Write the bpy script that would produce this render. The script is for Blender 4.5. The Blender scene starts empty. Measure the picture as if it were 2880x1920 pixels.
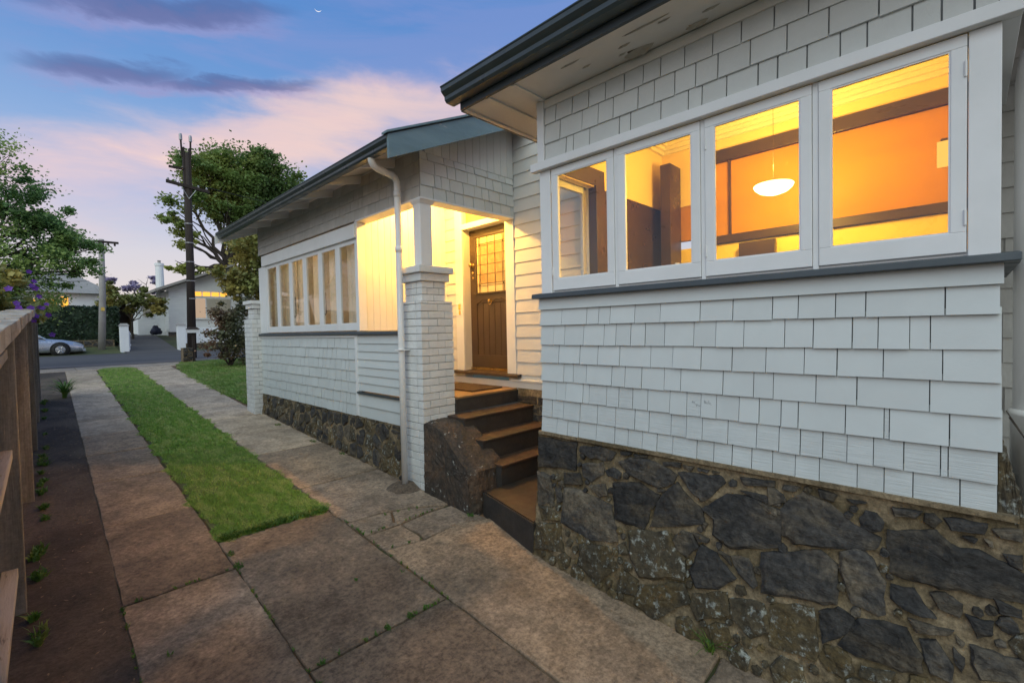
import bpy, math, random
import numpy as np
from mathutils import Vector, Matrix

random.seed(7); rng = np.random.default_rng(11)
R = random.uniform
scene = bpy.context.scene
col = scene.collection

# ------------------------------------------------------------------ camera
YAW, PITCH, ROLL, FPX = math.radians(45.68), math.radians(-1.538), math.radians(-1.196), 1310.68
fw = Vector((math.sin(YAW)*math.cos(PITCH), math.cos(YAW)*math.cos(PITCH), math.sin(PITCH)))
rt = Vector((math.cos(YAW), -math.sin(YAW), 0)); up = rt.cross(fw)
r2 = rt*math.cos(ROLL)+up*math.sin(ROLL); u2 = -rt*math.sin(ROLL)+up*math.cos(ROLL)
cd = bpy.data.cameras.new('camera'); cam = bpy.data.objects.new('camera', cd); col.objects.link(cam)
cam.matrix_world = Matrix((( r2.x,u2.x,-fw.x,0),(r2.y,u2.y,-fw.y,0),(r2.z,u2.z,-fw.z,0),(0,0,0,1)))
cd.sensor_width = 36; cd.lens = FPX/2880*36; cd.clip_start = .02; cd.clip_end = 9000
scene.camera = cam
scene.view_settings.view_transform = 'Standard'; scene.view_settings.look = 'None'
scene.cycles.max_bounces = 7; scene.cycles.diffuse_bounces = 3; scene.cycles.glossy_bounces = 3; scene.cycles.transparent_max_bounces = 10
scene.view_settings.exposure = 0.0; scene.view_settings.gamma = 1

# ------------------------------------------------------------------ world: dusk sky
class NG:
    """small helper that writes node graphs"""
    def __init__(s, tree): s.t = tree; s.n = tree.nodes; s.l = tree.links
    def node(s, ty, **kw):
        n = s.n.new(ty)
        for k, v in kw.items(): setattr(n, k, v)
        return n
    def put(s, sock, v):
        if hasattr(v, 'is_linked') or isinstance(v, bpy.types.NodeSocket): s.l.new(v, sock)
        else: sock.default_value = v
    def m(s, op, a, b=0.0, c=None, clamp=False):
        n = s.node('ShaderNodeMath', operation=op, use_clamp=clamp)
        s.put(n.inputs[0], a); s.put(n.inputs[1], b)
        if c is not None: s.put(n.inputs[2], c)
        return n.outputs[0]
    def mix(s, f, a, b, mode='MIX'):
        n = s.node('ShaderNodeMix', data_type='RGBA', blend_type=mode)
        s.put(n.inputs[0], f)
        for i, v in ((6, a), (7, b)):
            if isinstance(v, tuple) and len(v) == 3: v = (*v, 1)
            s.put(n.inputs[i], v)
        return n.outputs[2]
    def ramp(s, f, stops, interp='LINEAR'):
        n = s.node('ShaderNodeValToRGB'); n.color_ramp.interpolation = interp
        e = n.color_ramp.elements
        while len(e) < len(stops): e.new(0.5)
        for el, (p, c) in zip(e, stops):
            el.position = p; el.color = (c, c, c, 1) if not isinstance(c, tuple) else (*c, 1)
        s.put(n.inputs[0], f); return n.outputs[0]
    def noise(s, vec, scale, detail=4, rough=.55, dist=0.0):
        n = s.node('ShaderNodeTexNoise'); s.put(n.inputs['Vector'], vec)
        n.inputs['Scale'].default_value = scale; n.inputs['Detail'].default_value = detail
        n.inputs['Roughness'].default_value = rough; n.inputs['Distortion'].default_value = dist
        return n.outputs[0]
    def smooth(s, v, a, b):
        n = s.node('ShaderNodeMapRange', interpolation_type='SMOOTHSTEP'); s.put(n.inputs[0], v)
        n.inputs[1].default_value = a; n.inputs[2].default_value = b
        return n.outputs[0]
    def vec(s, x, y, z):
        n = s.node('ShaderNodeCombineXYZ'); s.put(n.inputs[0], x); s.put(n.inputs[1], y); s.put(n.inputs[2], z)
        return n.outputs[0]

world = bpy.data.worlds.new('World'); scene.world = world; world.use_nodes = True
world.node_tree.nodes.clear(); g = NG(world.node_tree)
tc = g.node('ShaderNodeTexCoord'); sp = g.node('ShaderNodeSeparateXYZ'); g.l.new(tc.outputs['Generated'], sp.inputs[0])
dx, dy, dz = sp.outputs
el = g.m('MULTIPLY', g.m('ARCSINE', dz), 57.2958)
az = g.m('MULTIPLY', g.m('ARCTAN2', dx, dy), 57.2958)
elc = g.m('MAXIMUM', el, 0.0)
base = g.ramp(g.m('DIVIDE', elc, 90.0), [(0, (.83,.74,.68)), (.035, (.80,.72,.69)), (.09, (.70,.675,.74)), (.15, (.42,.52,.77)),
     (.21, (.27,.43,.73)), (.28, (.16,.33,.67)), (.37, (.105,.265,.62)), (1, (.05,.15,.42))])
dirv = g.vec(g.m('MULTIPLY', dx, 1.0), dy, g.m('MULTIPLY', dz, 3.2))
n1 = g.noise(dirv, 4.2, 8, .6, .35)
n2 = g.noise(g.vec(dx, dy, g.m('MULTIPLY', dz, 5.0)), 2.6, 7, .6, .5)
wob = g.m('MULTIPLY', g.m('SUBTRACT', n1, .5), 9.0)
# broad pink streak climbing to the right, going all round the sky
lc = g.m('ADD', 18.2, g.m('MULTIPLY', 6.8, g.m('SINE', g.m('MULTIPLY', g.m('SUBTRACT', az, 13.0), .050))))
dl = g.m('ADD', g.m('SUBTRACT', el, lc), wob)
pk = g.m('MULTIPLY', g.smooth(dl, -6.5, .5), g.m('SUBTRACT', 1.0, g.smooth(dl, 1.0, 5.5)))
pk = g.m('MULTIPLY', pk, g.ramp(n2, [(.32, .35), (.58, 1.0)]))
c1 = g.mix(g.m('MULTIPLY', pk, .86), base, (.95,.66,.62))
glow = g.m('MULTIPLY', g.m('SUBTRACT', 1.0, g.smooth(g.m('ABSOLUTE', g.m('SUBTRACT', az, 27.0)), 2.0, 22.0)), g.m('SUBTRACT', 1.0, g.smooth(g.m('ABSOLUTE', dl), .5, 4.5)))
c1 = g.mix(g.m('MULTIPLY', glow, .55), c1, (1.0,.70,.58))
hot = g.m('MULTIPLY', g.m('MULTIPLY', g.smooth(dl, -2.5, .2), g.m('SUBTRACT', 1.0, g.smooth(dl, .2, 2.6))), g.smooth(n2, .5, .62))
c1 = g.mix(g.m('MULTIPLY', hot, .85), c1, (1.0,.76,.60))
# lilac veil towards the house side
veil = g.m('MULTIPLY', g.smooth(n2, .42, .66), g.m('MULTIPLY', g.smooth(el, 16, 24), g.m('SUBTRACT', 1.0, g.smooth(el, 34, 60))))
c1 = g.mix(g.m('MULTIPLY', veil, .35), c1, (.30,.33,.64))
# dark violet cloud bars (azimuth, elevation, half width, half height, tilt)
dark = None
nb = g.m('MULTIPLY', g.m('SUBTRACT', g.noise(dirv, 9.0, 6, .6, .4), .5), 3.4)
for a0, e0, hw, hh, tl in ((10.0, 29.2, 8.0, .85, .20), (5.8, 23.3, 4.4, .75, .20), (15.8, 24.5, 6.0, .5, .19),  (75, 24, 12, 1.6, .03),
                           (120, 30, 13, 1.8, 0), (168, 24, 10, 1.4, .02), (-45, 28, 12, 1.6, .04), (-95, 25, 11, 1.5, 0), (-140, 31, 12, 1.7, -.03)):
    u = g.m('DIVIDE', g.m('SUBTRACT', az, a0), hw)
    v = g.m('DIVIDE', g.m('ADD', g.m('SUBTRACT', g.m('SUBTRACT', el, e0), g.m('MULTIPLY', g.m('SUBTRACT', az, a0), tl)), nb), hh)
    q = g.m('ADD', g.m('POWER', g.m('ABSOLUTE', u), 2.4), g.m('MULTIPLY', v, v))
    b_ = g.m('SUBTRACT', 1.0, g.smooth(q, 0.0, 3.4))
    low = g.m('SUBTRACT', 1.0, g.smooth(g.m('ADD', g.m('MULTIPLY', u, u), g.m('MULTIPLY', g.m('ADD', v, 1.1), g.m('ADD', v, 1.1))), .2, 3.0))
    dark = b_ if dark is None else g.m('MAXIMUM', dark, b_)
    c1 = g.mix(g.m('MULTIPLY', low, .45), c1, (.40,.33,.58))
c1 = g.mix(g.m('MULTIPLY', dark, .66), c1, (.095,.125,.31))
# below the horizon: dull ground tone
c1 = g.mix(g.smooth(el, -.4, -2.5), c1, (.10,.09,.085)) if False else g.mix(g.m('SUBTRACT', 1.0, g.smooth(el, -3.0, -.3)), c1, (.10,.09,.085))
bg = g.node('ShaderNodeBackground'); g.l.new(c1, bg.inputs[0]); bg.inputs[1].default_value = 1.0
wo = g.node('ShaderNodeOutputWorld'); g.l.new(bg.outputs[0], wo.inputs[0])

# soft after-glow light from the open sky behind the camera
sd = bpy.data.lights.new('sun', 'SUN'); sd.energy = 1.9; sd.angle = math.radians(75); sd.color = (.93, 1.0, .80)
sun = bpy.data.objects.new('sun', sd); col.objects.link(sun)
sun.rotation_euler = Vector((.57, .42, -.70)).to_track_quat('-Z', 'Y').to_euler()
sun.location = (-3, -3, 12)

# ------------------------------------------------------------------ materials
MATS = {}
def P(name, c, c2=None, c3=None, scale=4.0, stretch=(1,1,1), rough=.7, bump=.15, bscale=60.0, bstretch=None, rand=.0, metal=0.0,
      spots=None, spot_scale=8.0, spot_t=(.6,.68), spec=.5, coords='Object', trans=0.0, fine=None):
    """noise-mottled principled material with fine bump; rand varies the value from object to object"""
    m = bpy.data.materials.new(name); m.use_nodes = True; MATS[name] = m
    t = m.node_tree; t.nodes.clear(); g = NG(t)
    tcn = g.node('ShaderNodeTexCoord'); oi = g.node('ShaderNodeObjectInfo')
    src = tcn.outputs[coords]
    if coords == 'Object':
        ad = g.node('ShaderNodeVectorMath', operation='ADD'); g.l.new(src, ad.inputs[0])
        g.l.new(g.vec(g.m('MULTIPLY', oi.outputs['Random'], 37.0), g.m('MULTIPLY', oi.outputs['Random'], 91.0), 3.0), ad.inputs[1]); src = ad.outputs[0]
    mp = g.node('ShaderNodeMapping'); g.l.new(src, mp.inputs[0]); mp.inputs['Scale'].default_value = stretch
    v = mp.outputs[0]
    n = g.noise(v, scale, 8, .6, .2)
    c2 = c2 or tuple(x*.8 for x in c)
    cc = g.mix(g.ramp(n, [(.36, 0.0), (.64, 1.0)]), c, c2)
    if c3: cc = g.mix(g.ramp(g.noise(v, scale*.37, 6, .6, .3), [(.47, 0.0), (.60, 1.0)]), cc, c3)
    if spots:
        sn = g.noise(v, spot_scale, 10, .7, .1)
        cc = g.mix(g.ramp(sn, [(spot_t[0], 0.0), (spot_t[1], 1.0)]), cc, spots)
    if fine and len(fine) > 2:
        fm = g.ramp(g.noise(src, fine[2], 6, .7, .3), [(.30, 1-fine[3]), (.5, 1.0), (.70, 1+fine[3])])
        cc = g.mix(1.0, cc, fm, 'MULTIPLY')
    if fine:
        fn = g.ramp(g.noise(src, fine[0], 5, .75), [(.28, 1-fine[1]), (.5, 1.0), (.72, 1+fine[1])])
        cc = g.mix(1.0, cc, fn, 'MULTIPLY')
    if rand:
        f = g.m('ADD', 1-rand, g.m('MULTIPLY', oi.outputs['Random'], 2*rand))
        cc = g.mix(1.0, cc, g.vec(f, f, f), 'MULTIPLY')
    b = g.node('ShaderNodeBsdfPrincipled'); g.l.new(cc, b.inputs['Base Color'])
    b.inputs['Metallic'].default_value = metal; b.inputs['Specular IOR Level'].default_value = spec
    g.l.new(g.ramp(g.noise(v, scale*2.3, 4), [(.3, max(rough-.12, .05)), (.7, min(rough+.1, 1))]), b.inputs['Roughness'])
    if bump:
        mp2 = g.node('ShaderNodeMapping'); g.l.new(src, mp2.inputs[0]); mp2.inputs['Scale'].default_value = bstretch or stretch
        bn = g.noise(mp2.outputs[0], bscale, 6, .65)
        bu = g.node('ShaderNodeBump'); bu.inputs['Strength'].default_value = bump; bu.inputs['Distance'].default_value = .01
        g.l.new(bn, bu.inputs['Height']); g.l.new(bu.outputs[0], b.inputs['Normal'])
    o = g.node('ShaderNodeOutputMaterial')
    if trans:
        tr = g.node('ShaderNodeBsdfTranslucent'); g.l.new(cc, tr.inputs[0])
        ms = g.node('ShaderNodeMixShader'); ms.inputs[0].default_value = trans
        g.l.new(b.outputs[0], ms.inputs[1]); g.l.new(tr.outputs[0], ms.inputs[2]); g.l.new(ms.outputs[0], o.inputs[0])
    else: g.l.new(b.outputs[0], o.inputs[0])
    return m
def EM(name, c, s):
    m = bpy.data.materials.new(name); m.use_nodes = True; t = m.node_tree; t.nodes.clear(); g = NG(t)
    e = g.node('ShaderNodeEmission'); e.inputs[0].default_value = (*c, 1); e.inputs[1].default_value = s
    o = g.node('ShaderNodeOutputMaterial'); g.l.new(e.outputs[0], o.inputs[0]); return m
def GLASS(name, tint=(1,1,1), bump=0.0, rough=.0, ior=1.5):
    m = bpy.data.materials.new(name); m.use_nodes = True; t = m.node_tree; t.nodes.clear(); g = NG(t)
    tr = g.node('ShaderNodeBsdfTransparent'); tr.inputs[0].default_value = (*tint, 1)
    gl = g.node('ShaderNodeBsdfGlossy'); gl.inputs['Roughness'].default_value = rough
    lw = g.node('ShaderNodeLayerWeight'); lw.inputs[0].default_value = .5
    fres = g.m('ADD', .04, g.m('MULTIPLY', .96, g.m('POWER', lw.outputs['Facing'], 5.0)))
    if bump:
        tcn = g.node('ShaderNodeTexCoord'); bu = g.node('ShaderNodeBump'); bu.inputs['Strength'].default_value = bump
        g.l.new(g.noise(tcn.outputs['Object'], 3.0, 3), bu.inputs['Height']); g.l.new(bu.outputs[0], gl.inputs['Normal'])
    ms = g.node('ShaderNodeMixShader'); g.l.new(fres, ms.inputs[0]); g.l.new(tr.outputs[0], ms.inputs[1]); g.l.new(gl.outputs[0], ms.inputs[2])
    o = g.node('ShaderNodeOutputMaterial'); g.l.new(ms.outputs[0], o.inputs[0]); return m

m_shingle = P('painted_shingle', (.60,.635,.635), (.57,.60,.60), scale=3.5, rough=.72, bump=.10, bscale=45, rand=.035)
m_back = P('gap_shade_lining', (.22,.23,.235), rough=.9, bump=0)  # dark tone paints in the shade seen through the shingle gaps
m_sawn = P('sawn_shingle', (.60,.632,.634), (.545,.575,.578), scale=5, rough=.75, bump=.55, bscale=42, bstretch=(1,.10,2.2), rand=.04, spots=(.42,.43,.43), spot_scale=14, spot_t=(.69,.74))
m_grain = P('grained_shingle', (.60,.615,.60), (.56,.572,.555), scale=4, rough=.75, bump=.28, bscale=90, bstretch=(1,1,.35), rand=.04, spots=(.44,.44,.43), spot_scale=20, spot_t=(.68,.75))
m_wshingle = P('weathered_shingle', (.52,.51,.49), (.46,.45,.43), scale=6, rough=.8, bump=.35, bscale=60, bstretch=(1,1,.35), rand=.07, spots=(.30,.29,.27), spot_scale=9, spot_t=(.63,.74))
m_white = P('white_trim', (.78,.79,.80), (.73,.74,.745), scale=3, rough=.5, bump=.05, bscale=30, rand=.02, spots=(.58,.57,.55), spot_scale=7, spot_t=(.70,.78))
m_soffit = P('soffit_paint', (0.759,0.736,0.690), (0.690,0.667,0.627), scale=2.2, rough=.7, bump=.12, bscale=25, spots=(.42,.39,.34), spot_scale=2.8, spot_t=(.66,.72))
m_slate = P('slate_trim', (.062,.077,.088), (.052,.066,.077), scale=4, rough=.5, bump=.1, bscale=40, bstretch=(1,.15,1))
m_gutter = P('green_gutter', (.072,.095,.10), (.055,.074,.079), scale=3, rough=.38, bump=.04, spots=(.20,.19,.16), spot_scale=26, spot_t=(.70,.75), metal=.25)
m_barge = P('peeling_barge', (.17,.245,.275), (.125,.19,.22), scale=5, stretch=(.35,1,1), rough=.65, bump=.4, bscale=20, spots=(.36,.36,.33), spot_scale=7, spot_t=(.64,.68))
m_wb = P('weatherboard_paint', (.66,.66,.65), (.62,.62,.61), scale=3, rough=.6, bump=.06, bscale=40, bstretch=(1,.2,1), rand=.02)
m_brick = P('painted_brick', (.74,.75,.745), (.66,.665,.655), scale=9, rough=.75, bump=.7, bscale=38, rand=.06, spots=(.25,.24,.22), spot_scale=11, spot_t=(.66,.74))
m_mortarw = P('painted_mortar', (.42,.42,.415), (.27,.27,.265), scale=14, rough=.85, bump=.6, bscale=60)
m_door = P('door_brown', (.052,.033,.022), (.043,.027,.018), scale=3, rough=.45, bump=.08, bscale=50, bstretch=(1,1,.12))
m_brass = P('brass', (.55,.38,.16), rough=.28, bump=0, metal=1)
m_lead = P('lead_came', (.11,.075,.045), rough=.45, bump=.05)
m_amber = P('cathedral_glass', (.40,.27,.13), (.33,.21,.095), scale=9, rough=.16, bump=.9, bscale=26, rand=.10)
m_pale = P('clear_border_glass', (.62,.50,.30), (.55,.43,.25), scale=7, rough=.12, bump=.35, bscale=14)
m_glass = GLASS('window_glass', (.97,.98,.97), bump=.02)
m_stone = P('basalt', (0.055,0.050,0.046), (0.025,0.024,0.024), (0.104,0.084,0.060), fine=(30,.7), scale=7, stretch=(1,1,1.6), rough=.85, bump=.95, bscale=24, bstretch=(1,.7,1.8), rand=.38, spots=(.21,.21,.20), spot_scale=30, spot_t=(.71,.77))
m_lichen = P('lichen_stone', (.085,.066,.040), (.050,.041,.026), (.11,.078,.034), fine=(38,.55), scale=7, rough=.9, bump=.9, bscale=26, rand=.25, spots=(.30,.31,.28), spot_scale=22, spot_t=(.54,.64))
m_mortar = P('stone_mortar', (0.277,0.210,0.128), (0.180,0.135,0.081), (0.120,0.090,0.048), fine=(36,.6), scale=8, rough=.95, bump=.9, bscale=42, coords='Object', spots=(.055,.045,.032), spot_scale=7, spot_t=(.60,.70))
m_step = P('painted_step', (.075,.043,.028), (.052,.032,.023), (.036,.027,.021), scale=5, rough=.55, bump=.35, bscale=30, spots=(.32,.20,.12), spot_scale=5, spot_t=(.67,.71))
m_riser = P('step_riser', (.048,.042,.038), (.034,.030,.027), scale=5, rough=.7, bump=.3, bscale=35, spots=(.16,.07,.035), spot_scale=4, spot_t=(.68,.74))
m_cheek = P('mossy_concrete', (0.070,0.052,0.040), (0.042,0.034,0.027), (0.105,0.068,0.045), scale=8, rough=.95, bump=1.0, bscale=45, spots=(.40,.40,.37), spot_scale=12, spot_t=(.61,.67), fine=(40,.6))
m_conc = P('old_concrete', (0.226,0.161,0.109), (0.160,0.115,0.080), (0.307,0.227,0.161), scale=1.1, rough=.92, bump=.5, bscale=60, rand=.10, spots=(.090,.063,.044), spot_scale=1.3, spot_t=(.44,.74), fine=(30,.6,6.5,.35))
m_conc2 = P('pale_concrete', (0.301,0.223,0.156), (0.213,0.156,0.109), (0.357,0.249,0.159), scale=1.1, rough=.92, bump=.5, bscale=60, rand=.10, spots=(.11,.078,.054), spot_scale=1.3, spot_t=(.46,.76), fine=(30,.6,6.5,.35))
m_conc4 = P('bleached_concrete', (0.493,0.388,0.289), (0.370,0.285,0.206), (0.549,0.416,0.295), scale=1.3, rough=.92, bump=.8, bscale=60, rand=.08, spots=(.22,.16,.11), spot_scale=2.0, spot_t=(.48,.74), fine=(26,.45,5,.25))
m_conc3 = P('dark_concrete', (0.125,0.090,0.063), (0.087,0.063,0.045), (0.168,0.123,0.087), scale=1.4, rough=.92, bump=.6, bscale=60, rand=.06, spots=(.24,.19,.14), spot_scale=30, spot_t=(.67,.73), fine=(30,.7,7,.3))
m_dark = P('bitumen_path', (.074,.053,.038), (.048,.035,.027), (.125,.092,.064), fine=(34,.55), scale=2.4, rough=.95, bump=.8, bscale=70, spots=(.13,.105,.085), spot_scale=16, spot_t=(.68,.76), coords='Object')
m_clay = P('clay_soil', (.20,.105,.050), (.12,.075,.042), (.055,.060,.022), scale=3.0, rough=.95, bump=.7, bscale=50)
m_road = P('asphalt', (.105,.095,.092), (.085,.078,.076), scale=.5, stretch=(.3,2,1), rough=.85, bump=.3, bscale=30)
m_road2 = P('road_shoulder', (.17,.14,.125), (.13,.11,.10), scale=.8, stretch=(.3,2,1), rough=.9, bump=.3, bscale=30)
m_earth = P('earth', (.060,.075,.028), (.045,.050,.022), (.085,.075,.040), scale=1.2, rough=.95, bump=.5, bscale=20)
m_turf = P('turf', (.085,.105,.034), (.075,.075,.030), scale=6, rough=.95, bump=.6, bscale=60)
m_timber = P('weathered_timber', (.27,.235,.185), (.18,.155,.12), (.34,.30,.24), scale=5, stretch=(3,3,.35), rough=.85, bump=.55, bscale=30, bstretch=(3,3,.15), rand=.16, spots=(.045,.034,.026), spot_scale=3, spot_t=(.64,.72), fine=(40,.25))
m_timberh = P('weathered_rail', (.42,.355,.275), (.29,.24,.185), (.50,.435,.35), scale=5, stretch=(3,.35,3), rough=.85, bump=.55, bscale=30, bstretch=(3,.15,3), rand=.12, spots=(.055,.042,.032), spot_scale=4, spot_t=(.62,.70))
m_pipe = P('white_pipe', (0.799,0.796,0.796), (0.756,0.752,0.741), scale=2, rough=.4, bump=.02)
m_roofm = P('roof_sheet', (.085,.095,.10), (.07,.08,.085), scale=2, rough=.6, bump=.1)
m_floorb = P('porch_boards', (.30,.185,.085), (.22,.13,.06), scale=5, stretch=(.3,4,1), rough=.5, bump=.2, bscale=30, rand=.12)
m_mat_ = P('coir_mat', (.075,.045,.025), (.050,.030,.018), scale=20, rough=1, bump=1, bscale=120)
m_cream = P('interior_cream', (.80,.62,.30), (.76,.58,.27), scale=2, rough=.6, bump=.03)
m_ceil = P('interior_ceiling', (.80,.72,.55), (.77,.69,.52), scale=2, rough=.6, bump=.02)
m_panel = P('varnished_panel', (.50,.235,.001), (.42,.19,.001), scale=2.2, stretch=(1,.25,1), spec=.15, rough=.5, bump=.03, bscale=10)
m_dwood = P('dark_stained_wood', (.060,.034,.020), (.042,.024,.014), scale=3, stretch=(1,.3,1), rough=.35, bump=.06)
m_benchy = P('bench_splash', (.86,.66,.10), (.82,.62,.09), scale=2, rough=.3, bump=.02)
m_curtain = P('net_curtain', (.80,.75,.66), (.72,.67,.58), scale=3, stretch=(1,4,.3), rough=.9, bump=.1, trans=.45)
m_bottle = P('yellow_bottle', (.75,.50,.10), rough=.3, bump=0)
m_leaf1 = P('leaf_dark', (0.210,0.382,0.124), (0.127,0.233,0.085), (0.396,0.517,0.143), scale=.8, rough=.55, bump=0, coords='Generated', stretch=(9,9,9), trans=.4)
m_leaf2 = P('leaf_mid', (0.231,0.348,0.094), (0.120,0.205,0.065), (0.419,0.449,0.115), scale=.8, rough=.55, bump=0, coords='Generated', stretch=(8,8,8), trans=.4)
m_leaf3 = P('leaf_olive', (0.254,0.279,0.075), (0.148,0.174,0.055), (0.416,0.352,0.099), scale=.8, rough=.55, bump=0, coords='Generated', stretch=(8,8,8), trans=.25)
m_leaf4 = P('leaf_bronze', (0.140,0.140,0.068), (0.076,0.090,0.045), (0.247,0.140,0.090), scale=.8, rough=.55, bump=0, coords='Generated', stretch=(8,8,8), trans=.2)
m_hedge = P('leaf_hedge', (0.023,0.052,0.018), (0.013,0.031,0.013), scale=.9, rough=.6, bump=0, coords='Generated', stretch=(12,12,12))
m_jaca = P('jacaranda_bloom', (.42,.36,.52), (.34,.29,.43), scale=1, rough=.6, bump=0, coords='Generated', trans=.3)
m_purple = P('purple_petal', (.20,.06,.46), (.14,.04,.34), scale=20, rough=.5, bump=0, trans=.3)
m_grass = P('grass_blade', (0.294,0.481,0.077), (0.188,0.338,0.053), (0.413,0.512,0.143), scale=2.2, stretch=(16,60,1), rough=.5, bump=0, coords='Generated', trans=.3, spots=(.34,.29,.14), spot_scale=7, spot_t=(.56,.74))
m_lawn = P('lawn_blade', (0.230,0.362,0.072), (0.155,0.259,0.050), (0.310,0.368,0.121), scale=2.2, stretch=(20,30,1), rough=.5, bump=0, coords='Generated', trans=.3, spots=(.25,.23,.10), spot_scale=9, spot_t=(.64,.76))
m_weed = P('weed_leaf', (0.105,0.232,0.033), (0.068,0.158,0.024), (0.195,0.240,0.045), scale=2, rough=.5, bump=0, coords='Generated', stretch=(6,6,6), trans=.3)
m_bark = P('bark', (.070,.055,.042), (.045,.036,.028), scale=4, stretch=(3,3,.4), rough=.95, bump=.8, bscale=20)
m_pole = P('dark_pole', (.045,.032,.026), (.030,.022,.019), scale=4, stretch=(4,4,.3), rough=.9, bump=.4)
m_greyp = P('concrete_pole', (.36,.34,.32), (.30,.28,.26), scale=3, rough=.85, bump=.2)
m_steel = P('galvanised', (.42,.43,.44), rough=.45, bump=0, metal=.8)
m_whouse = P('far_white_paint', (.86,.88,.89), (.80,.82,.83), scale=2, rough=.7, bump=0)
m_car = P('silver_car_paint', (.47,.51,.58), (.45,.49,.56), scale=2, rough=.25, bump=0, metal=.55)
m_black = P('black_rubber', (.012,.012,.012), rough=.7, bump=0)
m_cglass = P('car_glass', (.02,.022,.025), rough=.08, bump=0)
m_lamp_g = P('headlamp_glass', (.50,.52,.50), rough=.12, bump=0, metal=.3)
m_rim = P('alloy_rim', (.55,.56,.58), rough=.3, bump=0, metal=.7)
m_bluebag = P('navy_cloth', (.015,.018,.045), rough=.8, bump=.2)
m_pencil = P('pencil_mark', (.16,.17,.18), rough=.9, bump=0)
m_litter = P('dead_leaf', (.16,.09,.045), (.28,.20,.13), scale=3, rough=.8, bump=0, coords='Generated', stretch=(20,20,1))
m_bare = P('bare_board', (.17,.145,.115), (.12,.10,.08), rough=.95, bump=.3)
m_flake = P('paint_flake', (.55,.51,.44), (.44,.40,.33), rough=.9, bump=.2)
e_bulb = EM('lamp_bowl_glow', (1.0,.72,.30), 7.0)
e_win = EM('lit_far_window', (1.0,.46,.06), 1.6)
e_win2 = EM('lit_far_blind', (1.0,.72,.50), .5)
e_moon = EM('moon_glow', (.92,.92,.95), 1.0)

# ------------------------------------------------------------------ mesh helpers
W = {}
class MB:
    def __init__(s): s.v = []; s.f = []
    def quad(s, *p):
        i = len(s.v); s.v += [tuple(q) for q in p]; s.f.append(tuple(range(i, i+len(p)))); return s
    def hexa(s, p):            # 0-3 bottom loop, 4-7 top loop
        i = len(s.v); s.v += [tuple(q) for q in p]
        for f in ((3,2,1,0),(4,5,6,7),(0,1,5,4),(1,2,6,5),(2,3,7,6),(3,0,4,7)): s.f.append(tuple(i+k for k in f))
        return s
    def box(s, x0, x1, y0, y1, z0, z1):
        return s.hexa([(x0,y0,z0),(x1,y0,z0),(x1,y1,z0),(x0,y1,z0),(x0,y0,z1),(x1,y0,z1),(x1,y1,z1),(x0,y1,z1)])
    def prism(s, lo, hi):      # two matching loops
        n = len(lo); i = len(s.v); s.v += [tuple(q) for q in lo]+[tuple(q) for q in hi]
        s.f.append(tuple(i+k for k in range(n))[::-1]); s.f.append(tuple(i+n+k for k in range(n)))
        for k in range(n): s.f.append((i+k, i+(k+1)%n, i+n+(k+1)%n, i+n+k))
        return s
    def tube(s, pts, rad, n=10, caps=True):
        pts = [Vector(p) for p in pts]; rad = rad if isinstance(rad, (list, tuple)) else [rad]*len(pts)
        i = len(s.v); prev = None
        for k, p in enumerate(pts):
            d = (pts[min(k+1, len(pts)-1)]-pts[max(k-1, 0)]).normalized()
            if prev is None: a = d.orthogonal().normalized()
            else: a = (prev-d*prev.dot(d)).normalized()
            prev = a; b = d.cross(a)
            for j in range(n):
                t = 2*math.pi*j/n; s.v.append(tuple(p+(a*math.cos(t)+b*math.sin(t))*rad[k]))
        for k in range(len(pts)-1):
            for j in range(n): s.f.append((i+k*n+j, i+k*n+(j+1)%n, i+(k+1)*n+(j+1)%n, i+(k+1)*n+j))
        if caps:
            s.f.append(tuple(i+j for j in range(n))[::-1]); s.f.append(tuple(i+(len(pts)-1)*n+j for j in range(n)))
        return s
    def lathe(s, c, prof, n=20, axis='z'):   # prof: (radius, height)
        i = len(s.v)
        for r_, h in prof:
            for j in range(n):
                t = 2*math.pi*j/n; a, b = r_*math.cos(t), r_*math.sin(t)
                s.v.append((c[0]+a, c[1]+b, c[2]+h) if axis == 'z' else ((c[0]+h, c[1]+a, c[2]+b) if axis == 'x' else (c[0]+a, c[1]+h, c[2]+b)))
        for k in range(len(prof)-1):
            for j in range(n): s.f.append((i+k*n+j, i+k*n+(j+1)%n, i+(k+1)*n+(j+1)%n, i+(k+1)*n+j))
        return s
    def grid(s, nu, nv, fn):
        i = len(s.v)
        for a in range(nu+1):
            for b in range(nv+1): s.v.append(tuple(fn(a/nu, b/nv)))
        for a in range(nu):
            for b in range(nv):
                k = i+a*(nv+1)+b; s.f.append((k, k+1, k+nv+2, k+nv+1))
        return s

def add(name, mb, mat, parent=None, label=None, cat=None, group=None, kind=None, smooth=False, bevel=0.0, origin=None):
    if isinstance(mb, MB): vs, fs = np.array(mb.v, float), mb.f
    else: vs, fs = mb
    c = vs.mean(0) if origin is None else np.array(origin, float)
    if origin is None: c = (vs.max(0)+vs.min(0))/2
    me = bpy.data.meshes.new(name); me.from_pydata((vs-c).tolist() if len(vs) < 60000 else (vs-c), [], fs if isinstance(fs, list) else fs.tolist())
    me.materials.append(mat)
    if smooth: me.shade_smooth()
    o = bpy.data.objects.new(name, me); col.objects.link(o)
    pw = np.zeros(3)
    if parent is not None: o.parent = parent; pw = W[parent.name]
    o.location = tuple(c-pw); W[o.name] = c
    if bevel:
        bv = o.modifiers.new('bevel', 'BEVEL'); bv.width = bevel; bv.segments = 2; bv.limit_method = 'ANGLE'; bv.angle_limit = .9
    tag(o, label, cat, group, kind); return o
def tag(o, label=None, cat=None, group=None, kind=None):
    for k, v in (('label', label), ('category', cat), ('group', group), ('kind', kind)):
        if v: o[k] = v
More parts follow.
